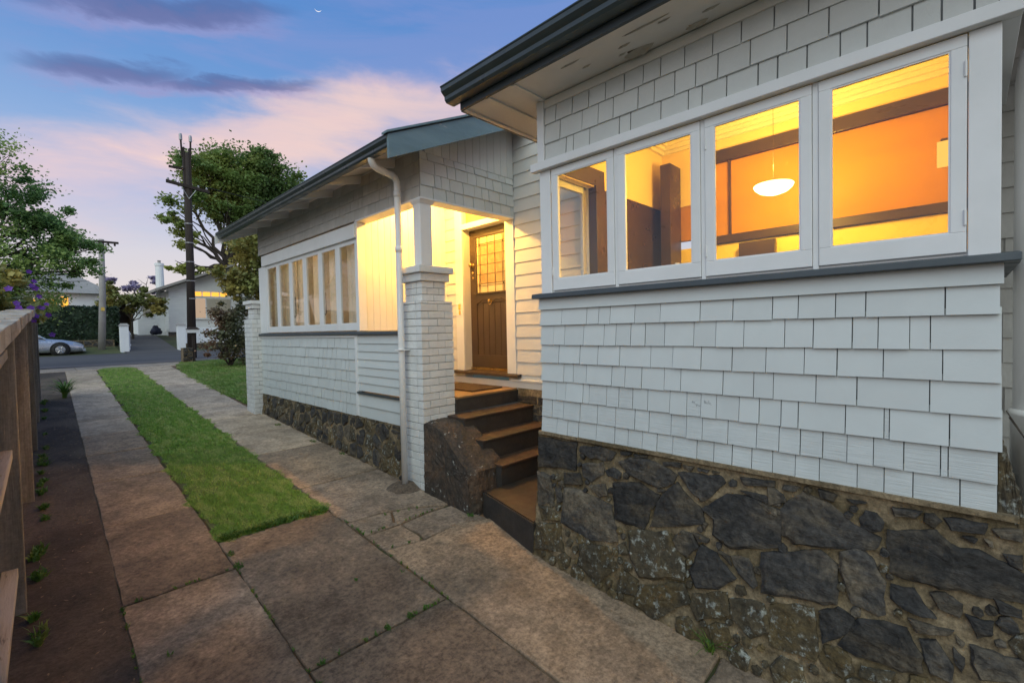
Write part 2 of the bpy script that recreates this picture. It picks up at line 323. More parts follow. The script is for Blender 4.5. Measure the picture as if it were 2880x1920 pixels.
def empty(name, loc, label=None, cat=None, group=None, kind=None, parent=None):
    o = bpy.data.objects.new(name, None); col.objects.link(o); o.empty_display_size = .2
    pw = np.zeros(3)
    if parent is not None: o.parent = parent; pw = W[parent.name]
    o.location = tuple(np.array(loc, float)-pw); W[o.name] = np.array(loc, float); tag(o, label, cat, group, kind); return o
def bx(name, x0, x1, y0, y1, z0, z1, mat, parent=None, bevel=0.0, **k):
    return add(name, MB().box(x0,x1,y0,y1,z0,z1), mat, parent, bevel=bevel, **k)

# ground height along the drive and beyond
GY = [-40, -12, 0, 19.6, 22.6, 29.0, 30.0, 36.0, 60, 400, 1500]
GZ = [-2.6, -2.5, -2.091, -1.013, -.985, -.79, -.74, .02, 1.4, 8, 20]
def G(y): return float(np.interp(y, GY, GZ))
def sk(x, y): return x+.0165*(y-4.8)      # the drive and fence run slightly off the house line

# ------------------------------------------------------------------ setting
def terrain():
    xs = np.array([-900,-300,-120,-60,-30,-15,-8,-4,-2,-1,0,1,2,3,4,6,8,12,16,24,40,80,160,400,900], float)
    ys = np.unique(np.concatenate([np.array(GY), np.arange(-10, 62, 1.0), np.array([80,120,200,300,700])]))
    v = [(x, y, G(y)-.035) for y in ys for x in xs]; n = len(xs)
    f = [(j*n+i, j*n+i+1, (j+1)*n+i+1, (j+1)*n+i) for j in range(len(ys)-1) for i in range(n-1)]
    return np.array(v), f
add('ground', terrain(), m_earth, kind='structure')

def strip(x0, x1, ys, dz=0.0, skew=True):
    m = MB(); s_ = sk if skew else (lambda x, y: x)
    for a, b in zip(ys[:-1], ys[1:]): m.quad((s_(x0,a),a,G(a)+dz), (s_(x1,a),a,G(a)+dz), (s_(x1,b),b,G(b)+dz), (s_(x0,b),b,G(b)+dz))
    return m
drive = add('driveway', strip(.25, 3.25, [-4, 0, 4, 8, 12, 16, 19.6, 22.3], -.022), m_clay, kind='structure')
def slab(poly, mat, top=0.0, name='concrete_slab', gap=.006, parent=None):
    """concrete slab with a recessed joint round it, set a little uneven"""
    c = np.mean(poly, axis=0); q = []
    for p in poly:
        d = np.array(p)-c; L = np.linalg.norm(d); q.append(tuple(np.array(p)-d/L*gap*1.4))
    tz = R(-.004, .004)+top; tx, ty = R(-.003, .003), R(-.0025, .0025)
    n = len(q)
    # edges get broken up a little
    pts = []
    for i in range(n):
        a, b = np.array(q[i]), np.array(q[(i+1)%n]); L = np.linalg.norm(b-a); k = max(1, int(L/.12)); nrm = np.array([-(b-a)[1], (b-a)[0]])/max(L, 1e-6)
        for j in range(k): pts.append(a+(b-a)*j/k+(nrm*R(-.006, .006) if j else 0))
    H = lambda p: G(p[1])+tz+tx*(p[0]-c[0])+ty*(p[1]-c[1])
    ins = [p-(p-c)/np.linalg.norm(p-c)*.010 for p in pts]
    m = MB(); N = len(pts); i = 0
    m.v = [(p[0],p[1],H(p)-.06) for p in pts]+[(p[0],p[1],H(p)-.007) for p in pts]+[(p[0],p[1],H(p)) for p in ins]
    for k in range(N):
        k2 = (k+1)%N; m.f += [(k,k2,N+k2,N+k), (N+k,N+k2,2*N+k2,2*N+k)]
    m.f.append(tuple(range(2*N, 3*N)))
    return add(name, m, mat, parent or drive)
def rect(x0, x1, y0, y1): return [(sk(x0,y0),y0),(sk(x1,y0),y0),(sk(x1,y1),y1),(sk(x0,y1),y1)]
# left wheel strip
ly = [-1.5, 1.3, 4.17, 5.75, 7.25, 8.6, 9.9, 11.2, 12.5, 13.8, 15.1, 16.5, 18.0, 19.6]
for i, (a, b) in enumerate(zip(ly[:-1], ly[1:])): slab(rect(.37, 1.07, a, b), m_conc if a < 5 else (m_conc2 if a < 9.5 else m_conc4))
# middle panels in front of the lawn strip
slab(rect(1.07, 2.06, 2.70, 4.72), m_conc); slab(rect(1.07, 2.06, .4, 2.70), m_conc3); slab(rect(1.07, 2.06, -1.5, .4), m_conc)
# right wheel strip against the house
slab([(1.95,-1.2),(2.98,-1.2),(2.98,1.08),(2.0,1.02)], m_conc2)
slab([(2.0,1.02),(2.98,1.08),(3.05,2.4),(3.15,3.45),(2.81,3.57),(2.42,3.53),(2.06,3.60)], m_conc2)
slab([(2.06,3.60),(2.42,3.54),(2.44,3.68),(2.43,3.94),(2.06,3.955)], m_conc2)
slab([(2.43,3.54),(2.81,3.57),(3.14,3.46),(3.10,3.95),(2.78,3.98),(2.44,3.94),(2.45,3.68)], m_conc)
slab([(2.06,3.965),(2.43,3.955),(2.40,4.02),(2.51,4.25),(2.42,4.29),(2.06,4.31)], m_conc2)
slab([(2.41,4.01),(2.44,3.96),(2.78,4.0),(3.0,3.99),(2.72,4.2),(2.52,4.25)], m_conc2)
slab([(2.06,4.32),(2.42,4.30),(2.72,4.21),(3.02,4.0),(3.12,4.0),(3.12,5.5),(2.07,5.48)], m_conc)
ry = [5.5, 7.15, 8.45, 9.8, 11.1, 12.4, 13.7, 15.1, 16.6, 18.1, 19.6]
for a, b in zip(ry[:-1], ry[1:]):
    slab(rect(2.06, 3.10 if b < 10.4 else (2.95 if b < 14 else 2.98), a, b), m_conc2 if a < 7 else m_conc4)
# footpath bay across the end
for x0, x1 in ((-2.2,-.6),(-.6,.9),(.9,2.3),(2.3,3.9)):
    slab([(x0,19.63),(x1,19.63),(x1,21.5),(x0,21.5)], m_conc4)
side = add('side_path', strip(-.35, .372, [-4,0,2,4,6,8,10,12,14,16,19.6], -.004), m_dark, kind='structure')
road = add('road', strip(-70, 70, [22.3, 24.2, 29.0], .006, False), m_road, kind='structure')
add('road_shoulder', strip(-70, 70, [21.5, 22.7], .0125, False), m_road2, kind='structure')
add('far_driveway', strip(3.1, 5.3, [28.7, 29.4, 30, 33, 36, 38.5], .014, False), m_road, kind='structure')
add('verge', strip(-60, 2.95, [29.05, 30, 32], .010, False), m_turf, kind='structure')

# ------------------------------------------------------------------ grass
def blades(pts, h, w, lean=.5):
    n = len(pts); a = rng.uniform(0, 2*np.pi, n); hh = h*rng.uniform(.55, 1.25, n); ww = w*rng.uniform(.7, 1.3, n)
    la = rng.uniform(0, 2*np.pi, n); ll = hh*rng.uniform(.1, lean*1.5, n)
    s = np.stack([np.cos(a)*ww/2, np.sin(a)*ww/2, np.zeros(n)], 1)
    t = np.stack([np.cos(la)*ll, np.sin(la)*ll, hh], 1); mid = np.stack([np.cos(la)*ll*.35, np.sin(la)*ll*.35, hh*.6], 1)
    v = np.stack([pts-s, pts+s, pts+mid+s*.7, pts+mid-s*.7, pts+t], 1).reshape(-1, 3)
    i = np.arange(n)*5
    q = np.stack([i, i+1, i+2, i+3], 1).tolist(); tr = np.stack([i+3, i+2, i+4], 1).tolist()
    return v, q+tr
Gv = lambda y: np.interp(y, GY, GZ)
def ragged(x, y, k): return .035*np.sin(y*5.1+k)+.025*np.sin(y*13.7+2*k)+.015*np.sin(y*31+k)
def grass_strip():
    P_ = []
    for y0, y1, d in ((4.6, 6, 26000), (6, 8, 15000), (8, 11, 8000), (11, 15, 4200), (15, 20.4, 2400)):
        n = int(d*.98*(y1-y0)); x = rng.uniform(1.0, 2.13, n); y = rng.uniform(y0, y1, n)
        ok = (x > 1.08+ragged(x, y, 0)) & (x < 2.065+ragged(x, y, 2)) & (y > 4.72+.05*np.sin(x*9)+.025*np.sin(x*31))
        e = (y-19.0)/1.3; ok &= ~((y > 19.0) & ((x-1.57)**2/.24+e*e > 1))
        x, y = x[ok], y[ok]; P_.append(np.stack([x+.0165*(y-4.8), y, Gv(y)-.006], 1))
    return np.concatenate(P_)
gp_ = grass_strip()
near = gp_[gp_[:,1] < 8]; farp = gp_[gp_[:,1] >= 8]
va, fa = blades(near, .021, .0042, 1.3); vb, fb = blades(farp, .025, .011, 1.3)
add('grass_strip', (np.concatenate([va, vb]), fa+[tuple(np.array(q)+len(va)) for q in fb]), m_grass, label='long green grass strip between the two concrete wheel tracks', cat='grass', kind='stuff')
add('turf_strip', strip(1.09, 2.05, [4.8, 8, 12, 16, 19.4], -.006), m_turf, kind='structure')
def lawn_pts():
    P_ = []
    for y0, y1, d in ((9.9, 13, 3000), (13, 17, 2000), (17, 21.5, 1500)):
        n = int(d*(y1-y0)*5); x = rng.uniform(2.9, 8, n); y = rng.uniform(y0, y1, n)
        edge = np.interp(y, [9.9, 11, 13, 16.2, 19.3, 21.5], [3.18, 3.17, 3.06, 3.08, 3.34, 3.9])+ragged(x, y, 4)
        ok = (x > edge) & ((y > 10.45) | (x < 3.0)); x, y = x[ok], y[ok]; P_.append(np.stack([x, y, Gv(y)-.01], 1))
    return np.concatenate(P_)
v_, f_ = blades(lawn_pts(), .045, .018, 1.1)
add('lawn', (v_, f_), m_lawn, label='front lawn beside the drive beyond the house', cat='grass', kind='stuff')
lm = MB()
for a, b in zip([9.9,12,14,16,18,20], [12,14,16,18,20,21.5]): lm.quad((3.12,a,G(a)-.016),(9,a,G(a)-.016),(9,b,G(b)-.016),(3.12 if b < 18 else 3.4,b,G(b)-.016))
add('turf', lm, m_turf, kind='structure')

# ------------------------------------------------------------------ house
house = empty('weatherboard_house', (4.6, 5.0, G(5)), 'pale grey shingled bungalow with lit porch, bay windows and basalt foundation', 'house')
XB, XW, XD, YP = 3.05, 3.106, 4.623, 4.426

def shingle(parent, y0, y1, z0, z1, X, mat, t0=.020, gap=.004, axis='x', top_over=.03):
    """one tapered shingle: thin at the top, thick at the butt"""
    dz0 = R(-.0022, .0022); tb = t0*R(.85, 1.25); tt = .006; a, b = y0+gap/2, y1-gap/2; zt = z1+top_over
    sl = R(-.0012, .0012)
    if axis == 'x':
        p = [(X-tb,a,z0+dz0+sl),(X,a,z0+dz0+sl),(X,b,z0+dz0-sl),(X-tb,b,z0+dz0-sl),(X-tt,a,zt),(X,a,zt),(X,b,zt),(X-tt,b,zt)]
    else:
        p = [(a,X-tb,z0+dz0+sl),(b,X-tb,z0+dz0-sl),(b,X,z0+dz0-sl),(a,X,z0+dz0+sl),(a,X-tt,zt),(b,X-tt,zt),(b,X,zt),(a,X,zt)]
    return add('shingle', MB().hexa(p), mat, parent)

# --- bay
BZ = [.165, .024, -.139, -.289, -.444, -.60, -.75, -.885]
LOW = [[2.593,2.382,2.135,2.024,1.922,1.716,1.519,1.243,1.04,.817,.685,.509,.378,.074,-.109],
 [2.597,2.473,2.355,2.168,1.978,1.875,1.752,1.636,1.49,1.287,1.145,.977,.755,.613,.435,.326,.203,.127,-.115],
 [2.601,2.419,2.207,2.037,1.846,1.597,1.434,1.24,1.047,.854,.657,.503,.305,.083,-.115],
 [2.605,2.373,2.276,2.148,1.916,1.804,1.669,1.496,1.38,1.103,.923,.816,.602,.416,.128,-.116],
 [2.618,2.453,2.355,2.184,2.126,1.967,1.86,1.744,1.624,1.458,1.34,1.245,1.146,1.008,.894,.776,.688,.466,.302,.282,.057,-.119],
 [2.622,2.503,2.383,2.215,2.052,1.889,1.728,1.615,1.451,1.342,1.236,1.076,.908,.787,.678,.569,.459,.346,.225,.088,.062,-.105],
 [2.625,2.454,2.342,2.233,2.063,1.899,1.785,1.669,1.558,1.44,1.274,1.165,1.051,.936,.822,.703,.586,.415,.303,.189,.021,-.104]]
bay_lower = bx('bay_wall', XB, XB+.09, -.10, 2.60, -.95, .255, m_back, house)
for r_, ys in enumerate(LOW):
    for i in range(len(ys)-1):
        mt = m_shingle if r_ < 4 else (m_sawn if r_ > 4 or random.random() < .35 else m_shingle)
        if i == 0 and r_ < 6: ys = [2.615]+ys[1:]
        shingle(bay_lower, ys[i+1], ys[i], BZ[r_+1], BZ[r_], XB, mt, t0=.025, gap=R(.003, .0065))
# cover strip under the sill
add('sill_apron', MB().hexa([(XB-.032,-.118,.157),(XB,-.118,.157),(XB,2.625,.157),(XB-.032,2.625,.157),(XB-.018,-.118,.252),(XB,-.118,.252),(XB,2.625,.252),(XB-.018,2.625,.252)]), m_shingle, house)
bay_upper = bx('bay_upper_wall', XB, XB+.09, -.10, 2.58, 1.33, 1.93, m_back, house)
UP = [([2.532,2.311,2.238,2.084,1.824,1.733,1.501,1.309,1.219,1.068,.889,.785,.638,.487,.372,.196,.09,-.019,-.10], 1.36, 1.535),
      ([2.531,2.369,2.152,2.003,1.872,1.669,1.547,1.40,1.259,1.118,.93,.736,.537,.323,.14,-.03,-.10], 1.535, 1.691),
      ([2.527,2.41,2.243,2.086,1.936,1.778,1.626,1.497,1.33,1.15,.98,.80,.63,.45,.28,.10,-.10], 1.691, 1.83)]
for ys, z0, z1 in UP:
    for i in range(len(ys)-1): shingle(bay_upper, ys[i+1], ys[i], z0, z1, XB, m_grain, t0=.019, gap=R(.006, .010), top_over=.02)
bx('frieze_board', XB-.022, XB, -.11, 2.53, 1.825, 1.893, m_soffit, house, bevel=.003)
bx('corner_board', XB-.030, XB+.06, 2.532, 2.605, 1.387, 1.896, m_white, house, bevel=.004)
# head trim runs round the corner at the near end
bx('head_trim', XB-.062, XB, -.17, 2.66, 1.318, 1.386, m_white, house, bevel=.004)
bx('head_trim', XB+.0005, XB+1.2, -.168, -.10, 1.319, 1.385, m_white, house, bevel=.004)
# dark sill
add('window_sill', MB().hexa([(XB-.075,-.17,.252),(XB+.05,-.17,.252),(XB+.05,2.665,.252),(XB-.075,2.665,.252),(XB-.070,-.17,.288),(XB+.05,-.17,.304),(XB+.05,2.665,.304),(XB-.070,2.665,.288)]), m_slate, house, bevel=.004)
bx('window_sill', XB+.052, XB+1.1, -.172, -.10, .250, .300, m_slate, house, bevel=.004)
bx('corner_board', XB-.012, XB+.07, -.108, -.001, .290, 1.317, m_white, house, bevel=.004)
bx('corner_board', XB-.012, XB+.07, 2.485, 2.600, .290, 1.317, m_white, house, bevel=.004)
def casement(y0, y1, z0, z1, X, parent, hinge_y=None, fr=.056, bot=.095, glass=m_glass, mat=m_white):
    """sash frame with glass and hinges"""
    m = MB(); x0, x1 = X-.014, X+.024
    m.box(x0,x1,y0,y1,z0,z0+bot); m.box(x0,x1,y0,y1,z1-fr,z1); m.box(x0,x1,y0,y0+fr,z0+bot,z1-fr); m.box(x0,x1,y1-fr,y1,z0+bot,z1-fr)
    s = add('casement_window', m, mat, parent, bevel=.003)
    bx('glass', X+.004, X+.008, y0+fr-.004, y1-fr+.004, z0+bot-.004, z1-fr+.004, glass, s)
    b = MB()   # thin glazing bead
    a0, a1, c0, c1 = y0+fr, y1-fr, z0+bot, z1-fr
    b.box(X-.010, X+.003, a0, a0+.007, c0, c1); b.box(X-.010, X+.003, a1-.007, a1, c0, c1); b.box(X-.010, X+.003, a0+.007, a1-.007, c0, c0+.007); b.box(X-.010, X+.003, a0+.007, a1-.007, c1-.007, c1)
    add('glazing_bead', b, mat, s)
    if hinge_y is not None:
        for zz in (z0+.16, z1-.16): add('hinge', MB().tube([(X-.017,hinge_y,zz-.035),(X-.017,hinge_y,zz+.035)], .006, 8), mat, s)
    return s
bw = [(1.880, 2.472, 2.468), (1.238, 1.848, None), (.618, 1.206, 1.200), (.003, .586, .008)]
for y0, y1, h in bw: casement(y0, y1, .312, 1.312, XB, house, h)
bx('sill_packer', XB+.006, XB+.06, -.011, 2.484, .285, .330, m_white, house)
bx('side_packer', XB+.026, XB+.069, -.0005, .030, .331, 1.269, m_white, house)
bx('head_packer', XB+.026, XB+.06, -.011, 2.484, 1.27, 1.317, m_white, house)
for a, b in ((1.850, 1.878), (1.208, 1.236), (.588, .616)): bx('mullion', XB-.006, XB+.05, a, b, .292, 1.317, m_white, house, bevel=.003)
# bay north return with its own window, and south return
nw = MB(); Y0, Y1 = 2.53, 2.60
nw.box(XB+.071, XD, Y0, Y1, -.95, .30); nw.box(XB+.071, XD, Y0, Y1, 1.32, 1.93); nw.box(XB+.72, XD, Y0, Y1, .301, 1.319)
add('bay_side_wall', nw, m_wb, house)
sw = MB()
for x0, x1, z0, z1 in ((XB+.072, XB+.60, .31, .40), (XB+.072, XB+.60, 1.24, 1.316), (XB+.072, XB+.13, .40, 1.24), (XB+.545, XB+.60, .40, 1.24)): sw.box(x0, x1, 2.555, 2.59, z0, z1)
sw.box(XB+.60, XB+.72, 2.531, 2.599, .302, 1.318)
sw2 = add('casement_window', sw, m_white, house); bx('glass', XB+.13, XB+.545, 2.568, 2.572, .40, 1.24, m_glass, sw2)
bx('bay_side_wall', XB+.002, 5.06, -.1025, -.03, -.95, 1.93, m_wb, house)
# set-back wall beyond the bay
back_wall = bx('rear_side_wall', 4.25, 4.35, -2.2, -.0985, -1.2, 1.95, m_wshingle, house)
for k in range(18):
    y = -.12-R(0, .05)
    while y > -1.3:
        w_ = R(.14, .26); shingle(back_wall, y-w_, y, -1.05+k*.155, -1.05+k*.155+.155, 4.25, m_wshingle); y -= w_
# soffit, fascia, gutter of the bay
so = bx('soffit', 2.655, XB-.001, -2.0, 2.515, 1.9, 1.915, m_soffit, house)
bx('soffit', 2.655, XD+.3, 2.545, 3.12, 1.902, 1.917, m_soffit, house)
bx('soffit_batten', 2.66, XD, 2.512, 2.548, 1.886, 1.918, m_soffit, house)
bx('soffit_batten', 2.66, XD, 2.80, 2.835, 1.886, 1.9015, m_soffit, house)
bx('soffit_batten', 2.656, XD, 3.085, 3.122, 1.885, 1.9015, m_soffit, house)
bx('fascia', 2.625, 2.653, -2.0, 3.128, 1.888, 2.045, m_slate, house, bevel=.003)
bx('barge_board', 2.654, XD+.4, 3.124, 3.15, 1.89, 2.02, m_slate, house)
def gutter(y0, y1, xb, zt, parent, w=.13, h=.105):
    prof = [(0,0),(0,-h),(-.02,-h-.006),(-w*.60,-h-.002),(-w*.72,-h*.86),(-w*.74,-h*.62),(-w*.86,-h*.50),(-w*.98,-h*.36),(-w,-h*.12),(-w*1.05,-h*.06),(-w*1.05,0.0),(-w*.98,.004),(-w*.95,-.01),(-w*.9,-.03),(-w*.55,-h*.8),(-.012,-h*.8),(-.010,0)]
    m = MB(); m.prism([(xb+a, y0, zt+b) for a, b in prof], [(xb+a, y1, zt+b) for a, b in prof])
    return add('gutter', m, m_gutter, parent)
gutter(-2.0, 3.2, 2.622, 2.062, house, w=.148, h=.12)
rf = MB(); rf.quad((2.50,-2.0,2.068),(2.50,3.2,2.068),(6.2,3.2,3.1),(6.2,-2.0,3.1)); rf.quad((2.50,-2.0,2.05),(6.2,-2.0,3.08),(6.2,3.2,3.08),(2.50,3.2,2.05))
add('roof', rf, m_roofm, house)
# peeled paint on the soffit
for y, x, s, L in ((1.62, 2.975, .06, .22), (1.22, 2.985, .035, .14), (2.05, 2.76, .010, .16), (1.45, 2.76, .009, .30), (.9, 2.80, .012, .12), (1.1, 2.90, .012, .10), (1.98, 2.87, .012, .07), (1.72, 2.93, .010, .05), (1.66, 2.85, .012, .09), (.62, 2.96, .03, .14), (1.35, 2.80, .008, .08)):
    m = MB(); n = 6
    for k in range(n):
        a, b = k/n, (k+1)/n; h = lambda t: -.004-s*.9*math.sin(t*math.pi)**2*(.6+.4*math.sin(t*9)); wv = lambda t: s*(.25+math.sin(t*math.pi))*.8
        m.quad((x-wv(a)/2, y+L*(a-.5), 1.898), (x+wv(a)/2, y+L*(a-.5)+.012, 1.898+h(a)), (x+wv(b)/2, y+L*(b-.5)+.012, 1.898+h(b)), (x-wv(b)/2, y+L*(b-.5), 1.898))
    add('paint_flake', m, m_flake, so)
    m2 = MB(); lo_ = [(x+s*R(.2,.7)*math.cos(t)*.8+.25*s*math.sin(2*t), y+L*.6*math.sin(t)*R(.5,1.1), 1.8985) for t in np.linspace(0, 6.0, 17)]
    m2.quad(*lo_[::-1]); add('bare_patch', m2, m_bare, so)

# pencil scribble on one shingle of the bay
def strokes(name, lines, X, wd=.0014):
    m = MB()
    for L in lines:
        for (a, b), (c, d) in zip(L[:-1], L[1:]):
            l_ = max(math.hypot(c-a, d-b), 1e-6); nx, nz = -(d-b)/l_*wd/2, (c-a)/l_*wd/2
            m.quad((X,a-nx,b-nz),(X,c-nx,d-nz),(X,c+nx,d+nz),(X,a+nx,b+nz))
    return add(name, m, m_pencil, bay_lower)
def wr(L, y0=1.2345, z0=-.446, sy=-.000236, sz=-.0002275): return [(y0+(a-940)*sy, z0+(b-450)*sz) for a, b in L]
name1 = [[(992,640),(1000,745)],[(992,640),(1022,735)],[(1022,735),(1030,650)],[(1045,690),(1046,745)],[(1088,690),(1066,700),(1064,740),(1085,742)],[(1110,635),(1114,745)],[(1140,690),(1114,716),(1142,748)],[(1168,700),(1150,735),(1165,770),(1190,745)],
         [(1130,775),(1112,810),(1138,820),(1108,860),(1112,890)],[(1045,1000),(1070,880),(1082,1000)],[(1055,950),(1082,945)],[(1108,890),(1102,990),(1120,985)],[(1140,900),(1126,985)],[(1190,900),(1175,960),(1200,995),(1165,998)],[(1222,960),(1226,1002),(1250,1005)],[(1285,955),(1258,965),(1290,990),(1262,1005)],[(1320,960),(1298,985),(1312,1008),(1328,990),(1330,1012)]]
strokes('pencil_writing', [wr(L) for L in name1], XB-.0175)
strokes('pencil_writing', [[(1.3055+(a-640)*-.00024, -.495-(b-640)*.000225) for a, b in L] for L in ([(650,670),(655,720)],[(675,660),(665,710),(690,700)],[(700,690),(712,750)],[(730,680),(705,720)],[(750,740),(775,800)],[(770,770),(800,760),(770,825)],[(810,770),(835,800)],[(850,770),(845,805),(880,790)])], XB-.0175, .0018)

# --- bay interior
room = MB()
room.box(5.0, 5.06, -.0045, 2.5295, 1.79, 2.0)
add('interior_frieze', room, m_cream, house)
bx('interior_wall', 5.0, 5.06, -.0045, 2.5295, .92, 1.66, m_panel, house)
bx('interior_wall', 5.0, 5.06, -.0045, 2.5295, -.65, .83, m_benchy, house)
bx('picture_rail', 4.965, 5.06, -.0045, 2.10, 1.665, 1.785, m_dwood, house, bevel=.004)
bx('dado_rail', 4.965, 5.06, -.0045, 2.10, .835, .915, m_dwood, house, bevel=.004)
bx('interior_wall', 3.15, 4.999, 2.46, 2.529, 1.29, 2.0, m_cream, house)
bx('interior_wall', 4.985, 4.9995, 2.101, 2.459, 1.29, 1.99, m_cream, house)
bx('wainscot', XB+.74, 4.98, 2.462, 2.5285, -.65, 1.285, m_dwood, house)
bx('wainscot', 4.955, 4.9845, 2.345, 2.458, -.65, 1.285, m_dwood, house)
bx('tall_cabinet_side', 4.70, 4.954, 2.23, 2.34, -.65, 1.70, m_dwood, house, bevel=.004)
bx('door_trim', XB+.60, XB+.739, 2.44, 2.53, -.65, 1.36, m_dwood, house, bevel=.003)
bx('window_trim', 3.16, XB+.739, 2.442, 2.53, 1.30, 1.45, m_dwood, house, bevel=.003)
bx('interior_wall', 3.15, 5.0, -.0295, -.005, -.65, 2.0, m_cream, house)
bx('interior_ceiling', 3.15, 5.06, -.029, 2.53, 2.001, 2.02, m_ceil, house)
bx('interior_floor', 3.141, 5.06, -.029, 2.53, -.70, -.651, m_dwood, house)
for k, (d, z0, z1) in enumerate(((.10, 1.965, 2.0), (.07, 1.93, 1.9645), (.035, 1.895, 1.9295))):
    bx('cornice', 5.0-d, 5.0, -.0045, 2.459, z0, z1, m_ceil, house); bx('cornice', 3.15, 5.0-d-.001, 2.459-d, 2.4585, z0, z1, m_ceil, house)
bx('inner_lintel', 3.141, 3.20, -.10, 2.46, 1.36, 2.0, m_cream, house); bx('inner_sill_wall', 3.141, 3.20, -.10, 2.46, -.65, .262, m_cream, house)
bx('framed_notice', 4.90, 4.964, 1.30, 1.62, .60, .80, m_dwood, house)
pend = empty('pendant_lamp', (4.2, 1.12, 1.98), 'glowing white bowl pendant lamp hanging inside the bay window', 'lamp')
pl = MB(); pl.lathe((4.2,1.12,1.10), [(.0,-.065),(.05,-.060),(.10,-.042),(.135,-.012),(.145,.010),(.138,.018),(.10,.014),(.0,.010)], 28)
add('bowl', pl, e_bulb, pend, smooth=True)
add('chain', MB().tube([(4.2,1.12,1.115),(4.2,1.12,1.995)], .0016, 6), m_dwood, pend)
add('ceiling_rose', MB().lathe((4.2,1.12,1.995), [(.0,-.02),(.045,-.015),(.055,.004)], 16), m_white, pend)
ld = bpy.data.lights.new('pendant_light', 'POINT'); ld.energy = 88; ld.color = (1.0,.60,.10); ld.shadow_soft_size = .10
lo = bpy.data.objects.new('pendant_light', ld); col.objects.link(lo); lo.parent = pend; lo.location = (0, 0, -.70)
wl_ = empty('wall_lamp', (4.955, .13, 1.22), 'small square amber wall lantern inside the largest bay window pane', 'lamp')
bx('shade', 4.88, 4.955, .09, .17, 1.18, 1.36, EM('lantern_glow', (1.0,.52,.08), 1.3), wl_); bx('bracket', 4.90, 4.964, .11, .15, 1.361, 1.385, m_dwood, wl_)
for y0, y1, z0, z1 in ((2.02, 2.06, .92, 1.66), (1.72, 1.74, .92, 1.66)): bx('panel_stile', 4.975, 4.9995, y0, y1, z0, z1, m_dwood, house)
# bottle and box on the inside sill
for y, lab, kd in ((1.49, 'squat yellow bottle standing inside on the bay window ledge', 0), (1.435, 'dark topped yellow carton beside the squat bottle on the ledge', 1)):
    t = empty('soap_bottle' if not kd else 'carton', (3.24, y, .262), lab, 'bottle' if not kd else 'carton')
    if not kd:
        add('body', MB().lathe((3.24,y,.262), [(0,0),(.030,0),(.033,.02),(.033,.11),(.014,.14),(.014,.165),(0,.165)], 14), m_bottle, t, smooth=True)
        add('cap', MB().lathe((3.24,y,.427), [(.016,0),(.016,.02),(0,.02)], 10), m_white, t)
    else:
        bx('body', 3.215, 3.265, y-.022, y+.022, .262, .37, m_bottle, t); bx('lid', 3.214, 3.266, y-.023, y+.023, .3705, .405, m_dwood, t)
bx('window_ledge', 3.201, 3.30, -.1, 2.44, .235, .2615, m_white, house)

# --- stone base of the bay
def xbase(y): return float(np.interp(y, [-1.2,.3,.87,1.4,2.04,2.65], [2.82,2.84,2.86,2.89,2.90,2.92]))
def surf(y, z):
    gg = -2.091+.055*y; t = min(max((-.9-z)/(-.9-gg), 0), 1.15)
    return 3.03+(xbase(y)-3.03)*(.35*t+.65*t*t)
found = None
def foundation():
    m = MB(); ny, nz = 90, 40
    def fn(u, v):
        y = 2.66-u*3.3; z = -.885-v*(1.17+.04*u); x = surf(y, z)
        n = .010+.004*math.sin(y*17+z*9)+.004*math.sin(y*31-z*27)+.004*math.sin(z*53+y*11)+R(-.004, .004)
        return (x+n*(1 if v > .02 else .2)-.0, y, z)
    m.grid(ny, nz, fn)
    # top ledge and north end
    m.grid(90, 1, lambda u, v: ((3.03 if v == 0 else 3.12)+.0, 2.66-u*3.3, -.884+R(-.004,.004)))
    m.grid(8, 24, lambda u, v: (surf(2.66, -.885-v*1.17)+u*(4.6-surf(2.66, -.885-v*1.17)), 2.66, -.885-v*1.17))
    return add('foundation_wall', m, m_mortar, house, smooth=True)
found = foundation()
